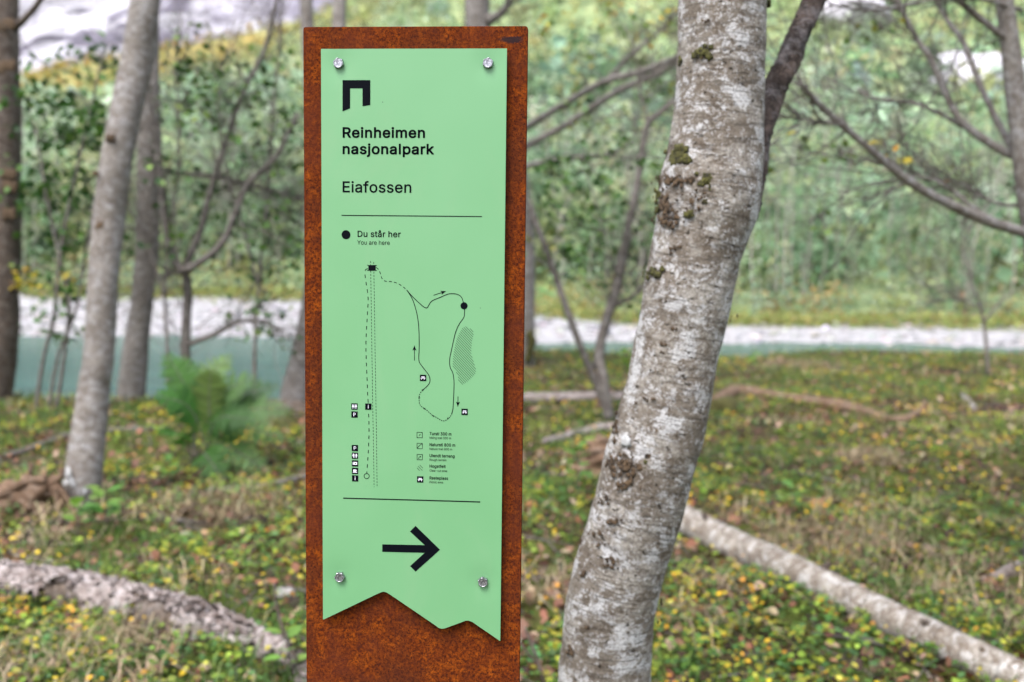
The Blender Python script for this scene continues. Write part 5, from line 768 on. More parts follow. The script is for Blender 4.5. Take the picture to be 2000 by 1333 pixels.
for x_, y_, d_, n_ in ((1080, 60, 11, 26), (1150, 110, 11, 30), (1260, 60, 10.6, 30), (1190, 30, 11, 24), (1310, 30, 10.5, 24), (1120, 180, 11.5, 26), (1290, 180, 10.8, 30), (1070, 330, 12, 36), (1150, 260, 11.6, 32), (1240, 250, 11.2, 26), (1060, 470, 12, 20)):
    td.cluster(at(x_, y_, d_), (.30, .3, .24), n_, .075, LIGHT if y_ > 80 else LIGHT + YELL)
td.shoots(160, .4, 1.4, .007, 1); td.finish('crown')

# --- sapling between sign and birch
t = Tree('sapling', ground_at(1192, 822), 'forked grey sapling between the sign and the mossy birch', 'sapling', M_TWIG)
b0 = t.base; ds = float(b0[1])
t.branch([(1196, 822, ds, 17), (1160, 740, ds, 15), (1120, 640, ds - .1, 14), (1085, 540, ds - .1, 13), (1060, 470, ds - .2, 12), (1030, 392, ds - .2, 11), (995, 300, ds - .2, 8), (970, 200, ds - .2, 5)], 5, 10)
t.branch([(1190, 825, ds, 24), (1178, 740, ds, 21), (1170, 692, ds + .1, 20), (1186, 620, ds + .1, 20), (1205, 560, ds + .1, 19), (1216, 500, ds + .1, 18), (1232, 420, ds, 16), (1250, 330, ds, 14), (1263, 248, ds, 12), (1290, 220, ds, 11), (1328, 190, ds, 9), (1370, 150, ds, 6)], 5, 10)
t.branch([(1160, 720, ds + .1, 12), (1178, 650, ds + .1, 12), (1196, 590, ds + .1, 12), (1208, 545, ds + .1, 12)])
t.branch([(1200, 600, ds + .1, 9), (1240, 575, ds + .1, 8), (1275, 540, ds + .2, 6), (1300, 500, ds + .2, 5)])
t.branch([(1263, 250, ds, 7), (1262, 220, ds, 6), (1250, 180, ds, 5), (1255, 130, ds, 4)])
for x_, y_, n_ in ((1080, 400, 40), (1130, 440, 44), (1180, 380, 40), (1110, 500, 34), (1160, 530, 30), (1230, 480, 30), (1260, 420, 26), (1070, 330, 26), (1200, 300, 30), (1130, 340, 36), (1290, 330, 22), (1240, 560, 20)):
    t.cluster(at(x_, y_, ds + rng.uniform(-.3, 1.2)), (.26, .3, .22), int(n_ * 1.4), .075, GREEN + LIGHT[:1])
t.shoots(110, .3, 1.0, .0045); t.finish()
st = ground_at(1178, 800)
o = Tree('broken_stump', st, 'broken reddish brown stem stump at the foot of the forked sapling', 'stump', M_WOOD)
o.stem('trunk', np.array([st + [0, .03, -.1], st + [.0, .03, .2], at(1176, 740, st[1] + .05), at(1172, 692, st[1] + .05)]), np.array([.07, .055, .045, .035]), 6, 12, .12, 2)
# --- forked shrub left
t = Tree('shrub', ground_at(366, 800), 'leafy forked shrub on the river bank left of the sign', 'shrub', M_TWIG); ds = float(t.base[1])
Z7 = lambda l, d, w0, w1: [(x / 1.905, y / 1.905, d + .12 * i / len(l), w0 + (w1 - w0) * i / max(1, len(l) - 1)) for i, (x, y) in enumerate(l)]
t.branch([(367, 815, ds, 24), (366, 775, ds, 22), (365, 715, ds, 20)] + Z7([(690, 1290), (695, 1180), (698, 1080), (688, 1005)], ds, 19, 17), 5, 10)
t.branch(Z7([(688, 1010), (705, 955), (742, 875), (770, 760), (800, 655), (850, 500), (910, 330), (980, 195), (1022, 35), (1050, -80)], ds, 15, 7))
t.branch(Z7([(688, 1008), (765, 962), (830, 900), (872, 800), (920, 690), (1030, 580), (1065, 510), (1110, 420)], ds - .2, 16, 8))
t.branch(Z7([(688, 1012), (655, 970), (612, 810), (600, 640), (572, 480), (548, 330)], ds - .1, 13, 7))
t.branch(Z7([(620, 640), (800, 660), (905, 682), (1040, 718), (1160, 748)], ds + .2, 9, 7))
t.branch(Z7([(688, 1010), (640, 1018), (588, 1032)], ds - .1, 9, 6))
t.branch(Z7([(696, 1284), (790, 1250), (880, 1200), (965, 1195), (1040, 1230)], ds - .1, 11, 7))
t.shoots(150, .3, 1.1, .005)
for x_, y_, n_ in ((700, 290, 36), (770, 270, 40), (840, 330, 40), (790, 400, 44), (720, 380, 34), (870, 230, 30), (940, 420, 28), (830, 470, 34), (1000, 330, 26), (960, 520, 30), (1080, 370, 24), (860, 720, 44), (900, 800, 40), (960, 860, 40), (1010, 930, 36), (940, 1030, 34), (1060, 900, 30), (1080, 1000, 30), (640, 620, 26), (700, 700, 30), (760, 830, 26), (960, 1160, 40), (1010, 1180, 34), (1040, 640, 28), (1090, 800, 26), (620, 760, 24), (900, 600, 30)):
    t.cluster(at(x_ / 1.905 + rng.normal() * 14, y_ / 1.905 + rng.normal() * 14, ds + rng.uniform(-.4, 1.0)), (.30, .4, .22), int(n_ * .75), .078, GREEN + LIGHT[:1])
t.finish()
t = Tree('shrub', ground_at(95, 802), 'dense dark green leafy bush on the bank at far left', 'shrub', M_TWIG); ds = float(t.base[1])
t.branch([(68, 815, ds, 9), (85, 700, ds, 8), (105, 620, ds, 8), (120, 480, ds, 7), (150, 330, ds, 6), (180, 200, ds, 5), (200, 110, ds, 4)])
t.branch([(108, 815, ds, 9), (125, 700, ds, 8), (135, 600, ds, 8), (120, 520, ds, 7), (90, 380, ds, 6), (70, 250, ds, 5)])
t.branch([(92, 815, ds, 8), (115, 690, ds, 7), (150, 600, ds, 6), (170, 470, ds, 6), (200, 330, ds, 5), (225, 190, ds, 4)])
for x_, y_, n_ in ((60, 190, 50), (110, 205, 60), (160, 215, 66), (200, 240, 60), (80, 260, 40), (130, 270, 60), (180, 280, 60), (70, 330, 34), (120, 350, 50), (170, 340, 40), (90, 390, 44), (140, 400, 54), (190, 400, 40), (110, 460, 46), (160, 470, 46), (70, 470, 26), (200, 130, 22), (185, 122, 24), (90, 125, 18), (155, 110, 12), (60, 540, 24), (120, 560, 30), (170, 560, 26), (100, 640, 24), (140, 650, 26), (120, 590, 20), (225, 480, 24), (50, 400, 24), (230, 350, 20), (215, 110, 16)):
    t.cluster(at(x_, y_, ds + rng.uniform(-.3, .9)), (.24, .35, .17), int(n_ * .9), .08, GREEN)
for x_, y_ in ((48, 530), (55, 556), (130, 545)): t.cluster(at(x_, y_, ds), (.1, .1, .08), 12, .06, YELL[:2])
t.finish()
def thin_sapling(label, stems, twn, leafs, base_px, pal):
    g = ground_at(*base_px); t = Tree('sapling', g, label, 'sapling', M_TWIG); d = float(g[1])
    for l in stems: t.branch([(x, y, d + .05 * i, max(2.5, w * (1 - .6 * i / len(l)))) for i, (x, y, w) in enumerate(l)])
    t.shoots(twn, .25, .8, .004)
    for x, y, n in leafs: t.cluster(at(x, y, d + rng.uniform(-.3, .5)), (.2, .3, .16), n, .07, pal)
    t.finish()
thin_sapling('thin leafy sapling just left of the sign on the bank', [[(500, 800, 9), (497, 700, 9), (505, 560, 8), (520, 400, 8), (530, 240, 7), (545, 90, 6), (550, -20, 5)], [(505, 560, 6), (470, 430, 6), (440, 330, 5), (425, 230, 4), (430, 130, 4)]], 70, ((545, 130, 16), (500, 180, 18), (460, 160, 20), (430, 190, 18), (560, 260, 16), (530, 300, 18), (470, 290, 16), (550, 420, 18), (480, 480, 16), (560, 520, 14), (520, 610, 18)), (500, 806), GREEN + LIGHT[:2])
thin_sapling('thin twiggy sapling near the right edge by the river', [[(1930, 735, 8), (1925, 660, 8), (1915, 600, 7), (1895, 540, 6), (1880, 470, 5), (1890, 400, 4)], [(1920, 630, 6), (1960, 585, 5), (2000, 560, 4), (2040, 545, 4)], [(1915, 600, 5), (1870, 585, 4), (1820, 590, 3)]], 80, ((1880, 590, 5), (1950, 560, 5), (1900, 470, 5)), (1930, 740), LIGHT[:2] + [(0.40, 0.25, 0.16)])
thin_sapling('thin grey sapling between the slender tree and the forked shrub', [[(330, 800, 8), (328, 700, 8), (322, 580, 7), (335, 440, 7), (350, 300, 6), (345, 150, 5), (355, 20, 4)], [(322, 580, 5), (290, 480, 5), (250, 400, 4), (235, 330, 3)]], 70, ((345, 210, 18), (370, 130, 16), (330, 330, 14), (360, 60, 14), (340, 480, 14), (390, 240, 18)), (330, 806), GREEN + LIGHT[:2])

# --- tree at the right edge with bare boughs
t = Tree('deciduous_tree', (4.2 * 1090 / FPX, 4.2, 0), 'bare grey boughs reaching in from a tree at the right edge', 'tree', M_GREY)
b0 = t.base
P_, R_ = px_path([(2060, 700, 4.2, 66), (2035, 500, 4.2, 60), (2012, 380, 4.2, 50), (1993, 260, 4.2, 40), (1980, 150, 4.2, 36), (1962, 0, 4.2, 33), (1945, -150, 4.2, 30)])
P_ = np.vstack([b0 - [0, 0, .1], b0 + [-.03, 0, .5], P_, P_[-1] + [-.1, .1, 1.2], P_[-1] + [-.05, .2, 2.6]]); R_ = np.concatenate([[.13, .095], R_, [.025, .01]])
t.stem('trunk', P_, R_, 6, 20, .06, 1.5)
for l, w0, w1, d0, d1 in (([(2040, 470), (2000, 455), (1900, 420), (1800, 370), (1720, 310), (1640, 240), (1590, 195), (1562, 160)], 24, 10, 4.2, 3.8),
                          ([(2025, 330), (2000, 315), (1950, 290), (1885, 245), (1850, 190), (1820, 120), (1790, 75), (1757, 10), (1740, -60)], 19, 8, 4.2, 4.5),
                          ([(1988, 300), (1965, 270), (1925, 190), (1900, 130), (1880, 80), (1850, 40), (1825, -10)], 15, 8, 4.25, 4.8),
                          ([(1965, 75), (1950, 65), (1900, 25), (1865, -5), (1830, -40)], 15, 9, 4.2, 4.1),
                          ([(1880, 248), (1840, 225), (1790, 203), (1740, 196), (1700, 190), (1675, 172)], 9, 5, 4.35, 4.7),
                          ([(1960, 440), (1900, 405), (1850, 365), (1800, 345), (1770, 350)], 9, 4, 4.15, 4.3),
                          ([(2010, 400), (1960, 400), (1920, 385), (1880, 360), (1820, 350)], 8, 4, 4.2, 4.6),
                          ([(1650, 245), (1600, 240), (1560, 235)], 6, 3, 3.9, 3.85), 
                          ([(1995, 20), (1900, -5), (1810, 2), (1740, 16), (1680, 19), (1620, 8)], 9, 5, 4.2, 3.7)):
    t.branch([(x, y, d0 + (d1 - d0) * i / (len(l) - 1), w0 + (w1 - w0) * i / (len(l) - 1)) for i, (x, y) in enumerate(l)], 5, 9)
for x_, y_, n_, pal_ in ((1640, 300, 7, LIGHT), (1560, 290, 5, LIGHT), (1730, 300, 6, YELL), (1600, 420, 6, LIGHT), (1620, 530, 5, LIGHT), (1500, 330, 4, LIGHT), (1720, 60, 8, LIGHT), (1660, 40, 8, LIGHT), (1870, 330, 4, YELL), (1560, 60, 6, LIGHT)):
    t.cluster(at(x_, y_, 4.3), (.10, .14, .08), n_, .042, pal_)
t.shoots(170, .15, .7, .003, 1); crown(t, 5, P_, 1.2, 4, 3.0, 4.6, LIGHT); t.finish()

# --- the far bank: a row of slender trees, the wood and the scrub behind them
FAR = [(0.32, 0.43, 0.28), (0.39, 0.48, 0.34), (0.20, 0.31, 0.18), (0.41, 0.46, 0.24)]  # leaf greens paled and greyed: distance haze painted into the palette
def far_tree_meshes(seed):
    r = np.random.default_rng(seed); H = r.uniform(7.5, 10.5); parts = []; pts = []
    for s in range(r.integers(3, 6)):
        a = r.normal(size=2) * .7; b = r.normal(size=2) * .8
        P = np.array([[a[0], a[1], -.2], [a[0] * 1.2, a[1] * 1.2, H * .3], [a[0] + b[0] * .6, a[1] + b[1] * .6, H * .65], [a[0] + b[0], a[1] + b[1], H * .95]])
        parts.append(tube(*smooth_path(P, np.array([.045, .04, .03, .012]), 4), 7)); sp_ = spline(P, 8); pts.append(sp_)
        for _ in range(5):
            k_ = r.integers(10, 22); q_ = sp_[k_]; e = q_ + np.array([r.normal() * 1.0, r.normal() * 1.0, r.uniform(.3, 1.2)])
            parts.append(tube(*smooth_path(np.array([q_, (q_ + e) / 2 + [0, 0, -.1], e]), np.array([.03, .02, .008]), 3), 5)); pts.append(np.array([e, (q_ + e) / 2]))
    A = np.vstack(pts); A = A[A[:, 2] > H * .12]
    c = A[r.integers(0, len(A), 46)] + r.normal(size=(46, 3)) * np.array([.75, .75, .5])
    c[:, 2] = np.maximum(c[:, 2], .9)
    n = 26; Pp = np.repeat(c, n, 0) + r.normal(size=(46 * n, 3)) * np.array([.34, .34, .26])
    tone = np.repeat(pick(FAR, 46, .2, r), n, 0) * (1 + .15 * r.normal(size=(46 * n, 1)))
    g = leaves(Pp, .20 * r.uniform(.6, 1.3, len(Pp)), rand_rot(len(Pp), .2, r), np.clip(tone, .01, .9))
    return tube_mesh('trunk', parts, M_FAR), leaf_mesh('crown', [g], M_FARLEAF)
fm = [far_tree_meshes(100 + i) for i in range(5)]
r = np.random.default_rng(5)
for i in range(46):
    x = -31 + 62 * (i + r.uniform(-.3, .3)) / 45; y = r.uniform(40.5, 53) + (0 if x > 0 else 4.5); z = float(terrain(x, y))
    root = thing('riverside_tree', (x, y, z), 'slender pale-stemmed green tree in the row along the far river bank', 'tree', 'trees along the far river bank')
    a_, b_ = fm[i % 5]; root.rotation_euler = (0, 0, r.random() * 6.28); s_ = r.uniform(.8, 1.2); root.scale = (s_, s_, s_ * r.uniform(.85, 1.1))
    obj('trunk', a_, root); obj('crown', b_, root, kind='stuff')
def wood(name, n, ymin, ymax, h0, h1, leafn, pal, seed, hz=None, fx=0.62):
    r = np.random.default_rng(seed); y = ymin + (ymax - ymin) * r.random(n) ** .8; x = (r.random(n) * 2 - 1) * (fx * y + 4)
    z = terrain(x, y); hh = r.uniform(h0, h1, n)
    tone = pick(pal, n, .22, r)
    if hz is not None:
        w = np.clip(sstep(140, 205, y) * (1 - sstep(-75, -5, x)) + (wav(x, y, .05, 8) > .55) * .5, 0, 1)[:, None]; tone = tone * (1 - w) + pick(hz, n, .15, r) * w
        hh = hh * (1 - .55 * w[:, 0])
    u = r.normal(size=(n, leafn, 3)); u /= np.linalg.norm(u, axis=2)[..., None]; u *= r.random((n, leafn, 1)) ** .4
    lump = 1 + .3 * np.sin(u[..., :1] * 5 + np.arange(n)[:, None, None]) 
    Pp = np.stack([x, y, z + hh * .55], 1)[:, None] + u * lump * (hh[:, None, None] * np.array([.38, .38, .48]))
    Pp = Pp.reshape(-1, 3); C = np.repeat(tone, leafn, 0) * (1 + .2 * r.normal(size=(n * leafn, 1)))
    sz = np.repeat(hh, leafn) * .15 * r.uniform(.6, 1.4, n * leafn)
    me = leaf_mesh(name, [leaves(Pp, sz, rand_rot(len(Pp), .25, r), np.clip(C, .01, .9))], M_FARLEAF)
    o = obj(name, me); o['kind'] = 'stuff'; return o
tag(wood('far_wood', 420, 57, 110, 5.5, 9.5, 110, FAR, 11), 'soft green mass of woodland across the river', 'woodland')
tag(wood('hillside_scrub', 3000, 92, 262, 2.4, 5.5, 64, FAR + [(0.34, 0.37, 0.18)], 12, [(0.40, 0.27, 0.05), (0.34, 0.27, 0.07), (0.26, 0.29, 0.11)]), 'pale green and yellow scrub covering the far hillside', 'scrub')
def low_scrub():
    r = np.random.default_rng(21); n = 230; x = (r.random(n) * 2 - 1) * 29; y = 38.4 + 5 * r.random(n) + 3.0 * (1 - sstep(-6, 6, x)); keep = (x < 9) | (r.random(n) < .5); x, y = x[keep], y[keep]; n = len(x)
    hh = r.uniform(.5, 1.9, n); u = r.normal(size=(n, 90, 3)) * .42; P = np.stack([x, y, terrain(x, y) + hh * .45], 1)[:, None] + u * hh[:, None, None] * np.array([1.1, .9, .75])
    P = P.reshape(-1, 3); C = np.repeat(pick(FAR[1:] + [(.33, .33, .13), (.32, .24, .10)], n, .15, r), 90, 0) * (1 + .15 * r.normal(size=(n * 90, 1)))
    return leaf_mesh('bank_scrub', [leaves(P, .17 * r.uniform(.6, 1.4, len(P)), rand_rot(len(P), .2, r), np.clip(C, .01, .9))], M_FARLEAF)
tag(obj('bank_scrub', low_scrub(), kind='stuff'), 'low willow scrub along the top of the far shore', 'scrub')
def rock(name, c, rad, label, category, mat, seed, group=None, flat=.6, sub=3):
    bm = bmesh.new(); bmesh.ops.create_icosphere(bm, subdivisions=sub, radius=1); r = np.random.default_rng(seed); ph = r.random(6) * 6
    for v in bm.verts:
        q = v.co; f_ = 1 + .22 * math.sin(q.x * 2.7 + ph[0]) + .2 * math.sin(q.y * 3.1 + ph[1] + q.z * 2) + .12 * math.sin(q.z * 6 + q.x * 5 + ph[2]) + .07 * math.sin(q.x * 11 + q.y * 9 + ph[3])
        v.co = q * f_ * rad; v.co.z *= flat
    me = bpy.data.meshes.new(name); bm.to_mesh(me); bm.free(); me.materials.append(mat); me.polygons.foreach_set('use_smooth', np.ones(len(me.polygons), bool))
    o = obj(name, me, None, tuple(map(float, c))); return tag(o, label, category, group)
mt, nt, b = mat_new('pale_rock'); k = NB(nt); v = k.obj()
k.link(k.mix(k.ramp(k.noise(v, 1.2, 6, .7), .35, .65), (0.34, 0.32, 0.36), (0.68, 0.66, 0.70)), b.inputs['Base Color']); b.inputs['Roughness'].default_value = .9; M_ROCK = mt
mt, nt, b = mat_new('grey_stone'); k = NB(nt); v = k.obj()
k.link(k.mix(k.ramp(k.noise(v, 40, 6, .7), .35, .65), (0.16, 0.15, 0.14), (0.36, 0.34, 0.33)), b.inputs['Base Color']); b.inputs['Roughness'].default_value = .9; M_STONE = mt
def hill_hit(px, py):
    rr = ray(px, py); rr = rr / rr[1]; ts = np.linspace(62, 270, 2000); Q = CAM[None] + ts[:, None] * rr[None]
    i = np.argmax(Q[:, 2] - terrain(Q[:, 0], Q[:, 1]) < 0); return Q[i] if i else Q[-1]
for i, (x_, y_, rad, lb) in enumerate(((1890, 205, 6.5, 'pale rock outcrop on the hillside behind the bare boughs'), (1630, 60, 4.5, 'pale rock outcrop high on the hillside right of the birch fork'), (1665, 0, 4.0, 'small pale rock at the upper edge of the hillside'))):
    c = hill_hit(x_, y_); rock('rock_outcrop', c + np.array([0, -4, 1.5]), rad, lb, 'rock', M_ROCK, 40 + i)

def stones(n, seed):
    r = np.random.default_rng(seed); bm = bmesh.new(); bmesh.ops.create_icosphere(bm, subdivisions=1, radius=1)
    bv = np.array([v.co[:] for v in bm.verts]); bf = np.array([[v.index for v in f.verts] for f in bm.faces]); bm.free()
    y = 28.2 + 12.5 * r.random(n); x = (r.random(n) * 2 - 1) * (y * .62 + 2)
    keep = y < 34.5 + 5.5 * (1 - sstep(-6, 6, x)) + 1.0; x, y = x[keep], y[keep]; n = len(x)
    sz = .03 + .16 * r.random(n) ** 6; V = bv[None] * (1 + .25 * r.normal(size=(n, len(bv), 1))) * sz[:, None, None] * np.array([1.2, 1, .6])
    V = V + np.stack([x, y, terrain(x, y)], 1)[:, None]
    C = np.repeat(pick([(.33, .32, .325), (.25, .24, .245), (.42, .405, .41), (.15, .145, .145), (.30, .28, .265)], n, .12, r), len(bv), 0)
    return new_mesh('shore_stones', V.reshape(-1, 3), (bf[None] + (np.arange(n) * len(bv))[:, None, None]).reshape(-1, 3), M_LITTER, True, {'col': ('FLOAT_COLOR', C)})
tag(obj('shore_stones', stones(5200, 3), kind='stuff'), 'pale pebbles and stones of the far gravel shore', 'stones')
r = np.random.default_rng(8); x = (r.random(1500) * 2 - 1) * 27; y = 34.3 + 5.5 * (1 - sstep(-6, 6, x)) + r.normal(size=1500) * 1.1 + 1.4; 
P_ = np.stack([x, y, terrain(x, y)], 1); P_ = np.repeat(P_, 12, 0); P_[:, :2] += r.normal(size=(len(P_), 2)) * .12; P_[:, 2] += r.random(len(P_)) * .3
tag(obj('shore_grass', leaf_mesh('shore_grass', [leaves(P_, r.uniform(.12, .3, len(P_)), rand_rot(len(P_), .1, r), pick([(.26, .31, .10), (.19, .26, .08), (.32, .30, .09), (.27, .20, .08)], len(P_), .2, r), aspect=.4)], M_LEAF), kind='stuff'), 'yellowish grass fringe along the top of the far shore', 'grass')

# ------------------------------------------------------------------ logs, roots and branches on the ground
def log(name, rows, label, category, bark, n=10, seg=28, rough=.08, rfreq=2.0, sink=.25, bury_end=False):
    """rows: px, py of the lower edge on the ground, diameter (m)"""
    P = []; R = []
    for x, y, dia in rows:
        g = ground_at(x, y); P.append(g + np.array([0, dia * .35, dia * (.5 - sink)])); R.append(dia / 2)
    P, R = np.array(P), np.array(R); b0 = P.mean(0); b0[2] = terrain(b0[0], b0[1])
    t = Tree(name, b0, label, category, bark); P, R = smooth_path(P, R, n); t.skel.append(P)
    t.P, t.R = P, R
    t.part('trunk', tube_mesh('trunk', [tube(P - t.base, R, seg, rough, rfreq, rng.random() * 9)], bark)); return t
wl_ = log('fallen_birch_log', [(1322, 1032, .15), (1345, 1046, .148), (1420, 1085, .142), (1500, 1122, .138), (1580, 1160, .135), (1700, 1222, .13), (1800, 1268, .125), (1900, 1316, .12), (2010, 1368, .118), (2120, 1420, .11)], 'pale birch log lying diagonally across the right foreground', 'log', M_WHITE, 12, 30, .03, 2.5, sink=.12)
for f_ in (.12, .22, .30, .41, .53, .60, .66, .74, .80):
    j = int(f_ * (len(wl_.P) - 1)); q_ = wl_.P[j] - wl_.base
    wl_.part('knot', lump_mesh('knot', [(q_ + np.array([.0, -wl_.R[j] * .72, wl_.R[j] * s_]), nrm((0, -1, .4)), .018, .6) for s_ in (.2, .55)], M_WART, j))
rl = log('rotten_log', [(-90, 1150, .11), (0, 1158, .115), (80, 1176, .125), (160, 1192, .13), (240, 1208, .13), (320, 1232, .125), (400, 1248, .10), (470, 1268, .07), (540, 1300, .065), (620, 1345, .055), (700, 1400, .05)], 'rotten grey log with peeling bark in the left foreground', 'log', M_BROWN, 14, 36, .14, 6.0, sink=.27)
# its bark, lifted off in ragged plates
r = np.random.default_rng(31)
for i in range(95):
    f_ = r.uniform(.02, .95); j = int(f_ * (len(rl.P) - 1)); j2 = min(len(rl.P) - 1, j + 2)
    tdir = nrm(rl.P[j2] - rl.P[max(0, j - 2)]); a0 = r.uniform(.05, 2.5); wa = r.uniform(.6, 1.5); ln = r.uniform(.08, .22)
    side = nrm(np.cross(tdir, [0, 0, 1])); side = side if side[1] < 0 else -side; upv = np.cross(side, tdir); upv = upv if upv[2] > 0 else -upv
    nu, nv = 9, 8; vs = []; ks = []
    for lay in (0, 1):
        for u in range(nu):
            for v_ in range(nv):
                aa = a0 + wa * (v_ / (nv - 1) - .5) * (1 + .35 * math.sin(u * 1.9 + i)); ss = ln * (u / (nu - 1) - .5) * (1 + .3 * math.sin(v_ * 2.3 + i * 2))
                edge = abs(v_ / (nv - 1) - .5) * 2
                rad_ = rl.R[j] * (1.06 + .05 * r.random()) + .012 * ((i * 7) % 5) / 4 + .022 * edge ** 2 * (i % 3) / 2 + .007 * math.sin(u * 3 + v_ * 2 + i) - lay * .007
                p = rl.P[j] - rl.base + tdir * ss + (side * math.cos(aa) + upv * math.sin(aa)) * rad_; vs.append(p); ks.append((aa * .09, i * .3, ss + f_ * 2))
    fs = []
    for lay in (0, 1):
        o_ = lay * nu * nv
        for u in range(nu - 1):
            for v_ in range(nv - 1):
                a_ = o_ + u * nv + v_; q_ = (a_, a_ + nv, a_ + nv + 1, a_ + 1); fs.append(q_ if lay else q_[::-1])
    N_ = nu * nv; rim = [u * nv for u in range(nu)] + [(nu - 1) * nv + v_ for v_ in range(1, nv)] + [u * nv + nv - 1 for u in range(nu - 2, -1, -1)] + [v_ for v_ in range(nv - 2, 0, -1)]
    for a_, b_ in zip(rim, rim[1:] + rim[:1]): fs.append((a_, b_, b_ + N_, a_ + N_))
    rl.part('bark_plate', new_mesh('bark_plate', np.array(vs), fs, M_ROT, True, {'bk': ('FLOAT_VECTOR', np.array(ks))}))
def simple_log(name, rows, label, cat, bark, **kw): return log(name, rows, label, cat, bark, kw.pop('n', 8), kw.pop('seg', 12), kw.pop('rough', .14), kw.pop('rfreq', 4.0), **kw)
for f_, dx_, dz_ in ((.18, -.03, .10), (.47, .05, .09), (.70, -.04, .07)):
    j = int(f_ * (len(wl_.P) - 1)); q_ = wl_.P[j]; wl_.stem('branch_stub', np.array([q_, q_ + [dx_ * .5, -.02, dz_ * .7], q_ + [dx_, -.03, dz_]]), np.array([.018, .014, .009]), 5, 10, .15, 6, M_BROWN)
a = simple_log('fallen_branch', [(1395, 790, .10), (1440, 775, .15), (1480, 778, .13), (1560, 788, .10), (1640, 800, .11), (1700, 815, .09), (1750, 826, .07), (1790, 815, .07), (1810, 790, .05)], 'twisted brown dead branch on the ground near the river at right', 'branch', M_WOOD)
a = simple_log('fallen_branch', [(1880, 775, .05), (1895, 790, .06), (1905, 805, .06)], 'short upright broken grey stub near the right bank edge', 'branch', M_GREY)
simple_log('fallen_log', [(1010, 786, .10), (1100, 784, .11), (1180, 782, .10), (1260, 784, .10)], 'thin pinkish log lying level behind the forked sapling', 'log', M_ROT)
simple_log('fallen_log', [(1060, 868, .05), (1110, 858, .07), (1160, 848, .09), (1215, 842, .10)], 'short grey log at the foot of the forked sapling', 'log', M_ROT)
simple_log('fallen_log', [(500, 800, .12), (550, 806, .14), (600, 812, .14), (660, 815, .13)], 'dark mossy log beside the left edge of the sign', 'log', M_BROWN)
simple_log('fallen_branch', [(-20, 905, .035), (60, 880, .045), (130, 856, .05), (200, 846, .05), (300, 842, .04), (330, 838, .03)], 'long thin grey branch lying behind the slender grey tree', 'branch', M_TWIG)
simple_log('fallen_branch', [(330, 975, .02), (400, 964, .03), (470, 958, .035), (540, 948, .04), (610, 935, .045)], 'brown fallen branch lying in front of the fern', 'branch', M_TWIG)
simple_log('fallen_branch', [(1560, 925, .018), (1640, 945, .022), (1720, 975, .02), (1760, 990, .015)], 'thin dead stick on the ground in the middle right', 'branch', M_TWIG)
simple_log('fallen_branch', [(1740, 1215, .012), (1780, 1270, .012), (1820, 1330, .012)], 'pale straw-coloured stick beside the birch log', 'branch', M_WHITE)
simple_log('fallen_branch', [(1610, 1270, .014), (1680, 1310, .016), (1750, 1350, .016)], 'brown stick at the lower edge below the birch log', 'branch', M_BROWN)
simple_log('fallen_branch', [(1920, 1140, .03), (1960, 1130, .05), (2010, 1110, .06)], 'weathered brown branch end at the right edge above the birch log', 'branch', M_ROT)
simple_log('fallen_branch', [(0, 1085, .014), (50, 1090, .014), (110, 1100, .012)], 'pale thin stick above the rotten log at far left', 'branch', M_WHITE)
simple_log('fallen_branch', [(430, 1270, .012), (520, 1240, .012), (600, 1215, .012)], 'pale dry stalk leaning by the rotten log near the sign', 'branch', M_WHITE)
# upturned root plate, far left
g = ground_at(70, 1040)
t = Tree('upturned_stump', g, 'upturned brown root stump at far left beside the slender tree', 'stump', M_WOOD)
t.stem('trunk', np.array([at(-70, 1000, 5.2), at(0, 990, 5.15), at(60, 965, 5.1), at(112, 945, 5.1)]), np.array([.09, .10, .08, .04]), 10, 28, .38, 7)
for l, w in (([(60, 970), (80, 1010), (82, 1055), (84, 1075)], 24), ([(20, 985), (10, 1030), (-5, 1070)], 30), ([(105, 950), (118, 985), (122, 1015)], 20), ([(100, 945), (118, 930), (122, 915)], 16), ([(40, 1000), (42, 1040), (35, 1075)], 16), ([(112, 945), (140, 990), (150, 1030), (140, 1060)], 13), ([(-10, 975), (40, 945), (90, 935)], 22), ([(30, 960), (55, 935), (62, 905)], 12)):
    t.branch([(x, y, 5.05, w * (1 - .12 * i)) for i, (x, y) in enumerate(l)], 7, 12, .3, 8)
# red-brown stump right of the sapling
g = ground_at(1160, 940); t = Tree('rotten_stump', g, 'low crumbling reddish brown stump left of the mossy birch', 'stump', M_WOOD)
t.stem('trunk', np.array([g + [0.05, .1, -.1], g + [0.05, .1, .06], g + [.06, .12, .17], g + [.08, .12, .24]]), np.array([.15, .12, .085, .04]), 10, 28, .4, 8)
g = ground_at(1412, 812); rock('mossy_mound', g + [0, .1, .0], .15, 'round mossy stump at the near end of the twisted dead branch', 'stump', M_MOSS, 3, None, .95)
for i, (x_, y_, rad, lb) in enumerate(((1930, 955, .10, 'moss cushion at the right edge of the forest floor'), (1990, 925, .08, 'small moss cushion cut by the right edge'), (540, 835, .20, 'yellowish moss mound left of the sign by the mossy log'), (1900, 795, .13, 'mossy hummock by the broken stub near the bank'))):
    g = ground_at(x_, y_); rock('moss_cushion', g + [0, .03, -.01], rad, lb, 'moss', M_MOSS, 60 + i, None, .42)
for i, (x_, y_, rad, lb) in enumerate(((556, 1165, .035, 'pale stone near the left side of the post'), (1880, 1085, .02, 'tiny white pebble on the forest floor at right'))):
    g = ground_at(x_, y_); rock('stone', g + [0, 0, .01], rad, lb, 'stone', M_STONE, 80 + i, None, .7, 2)

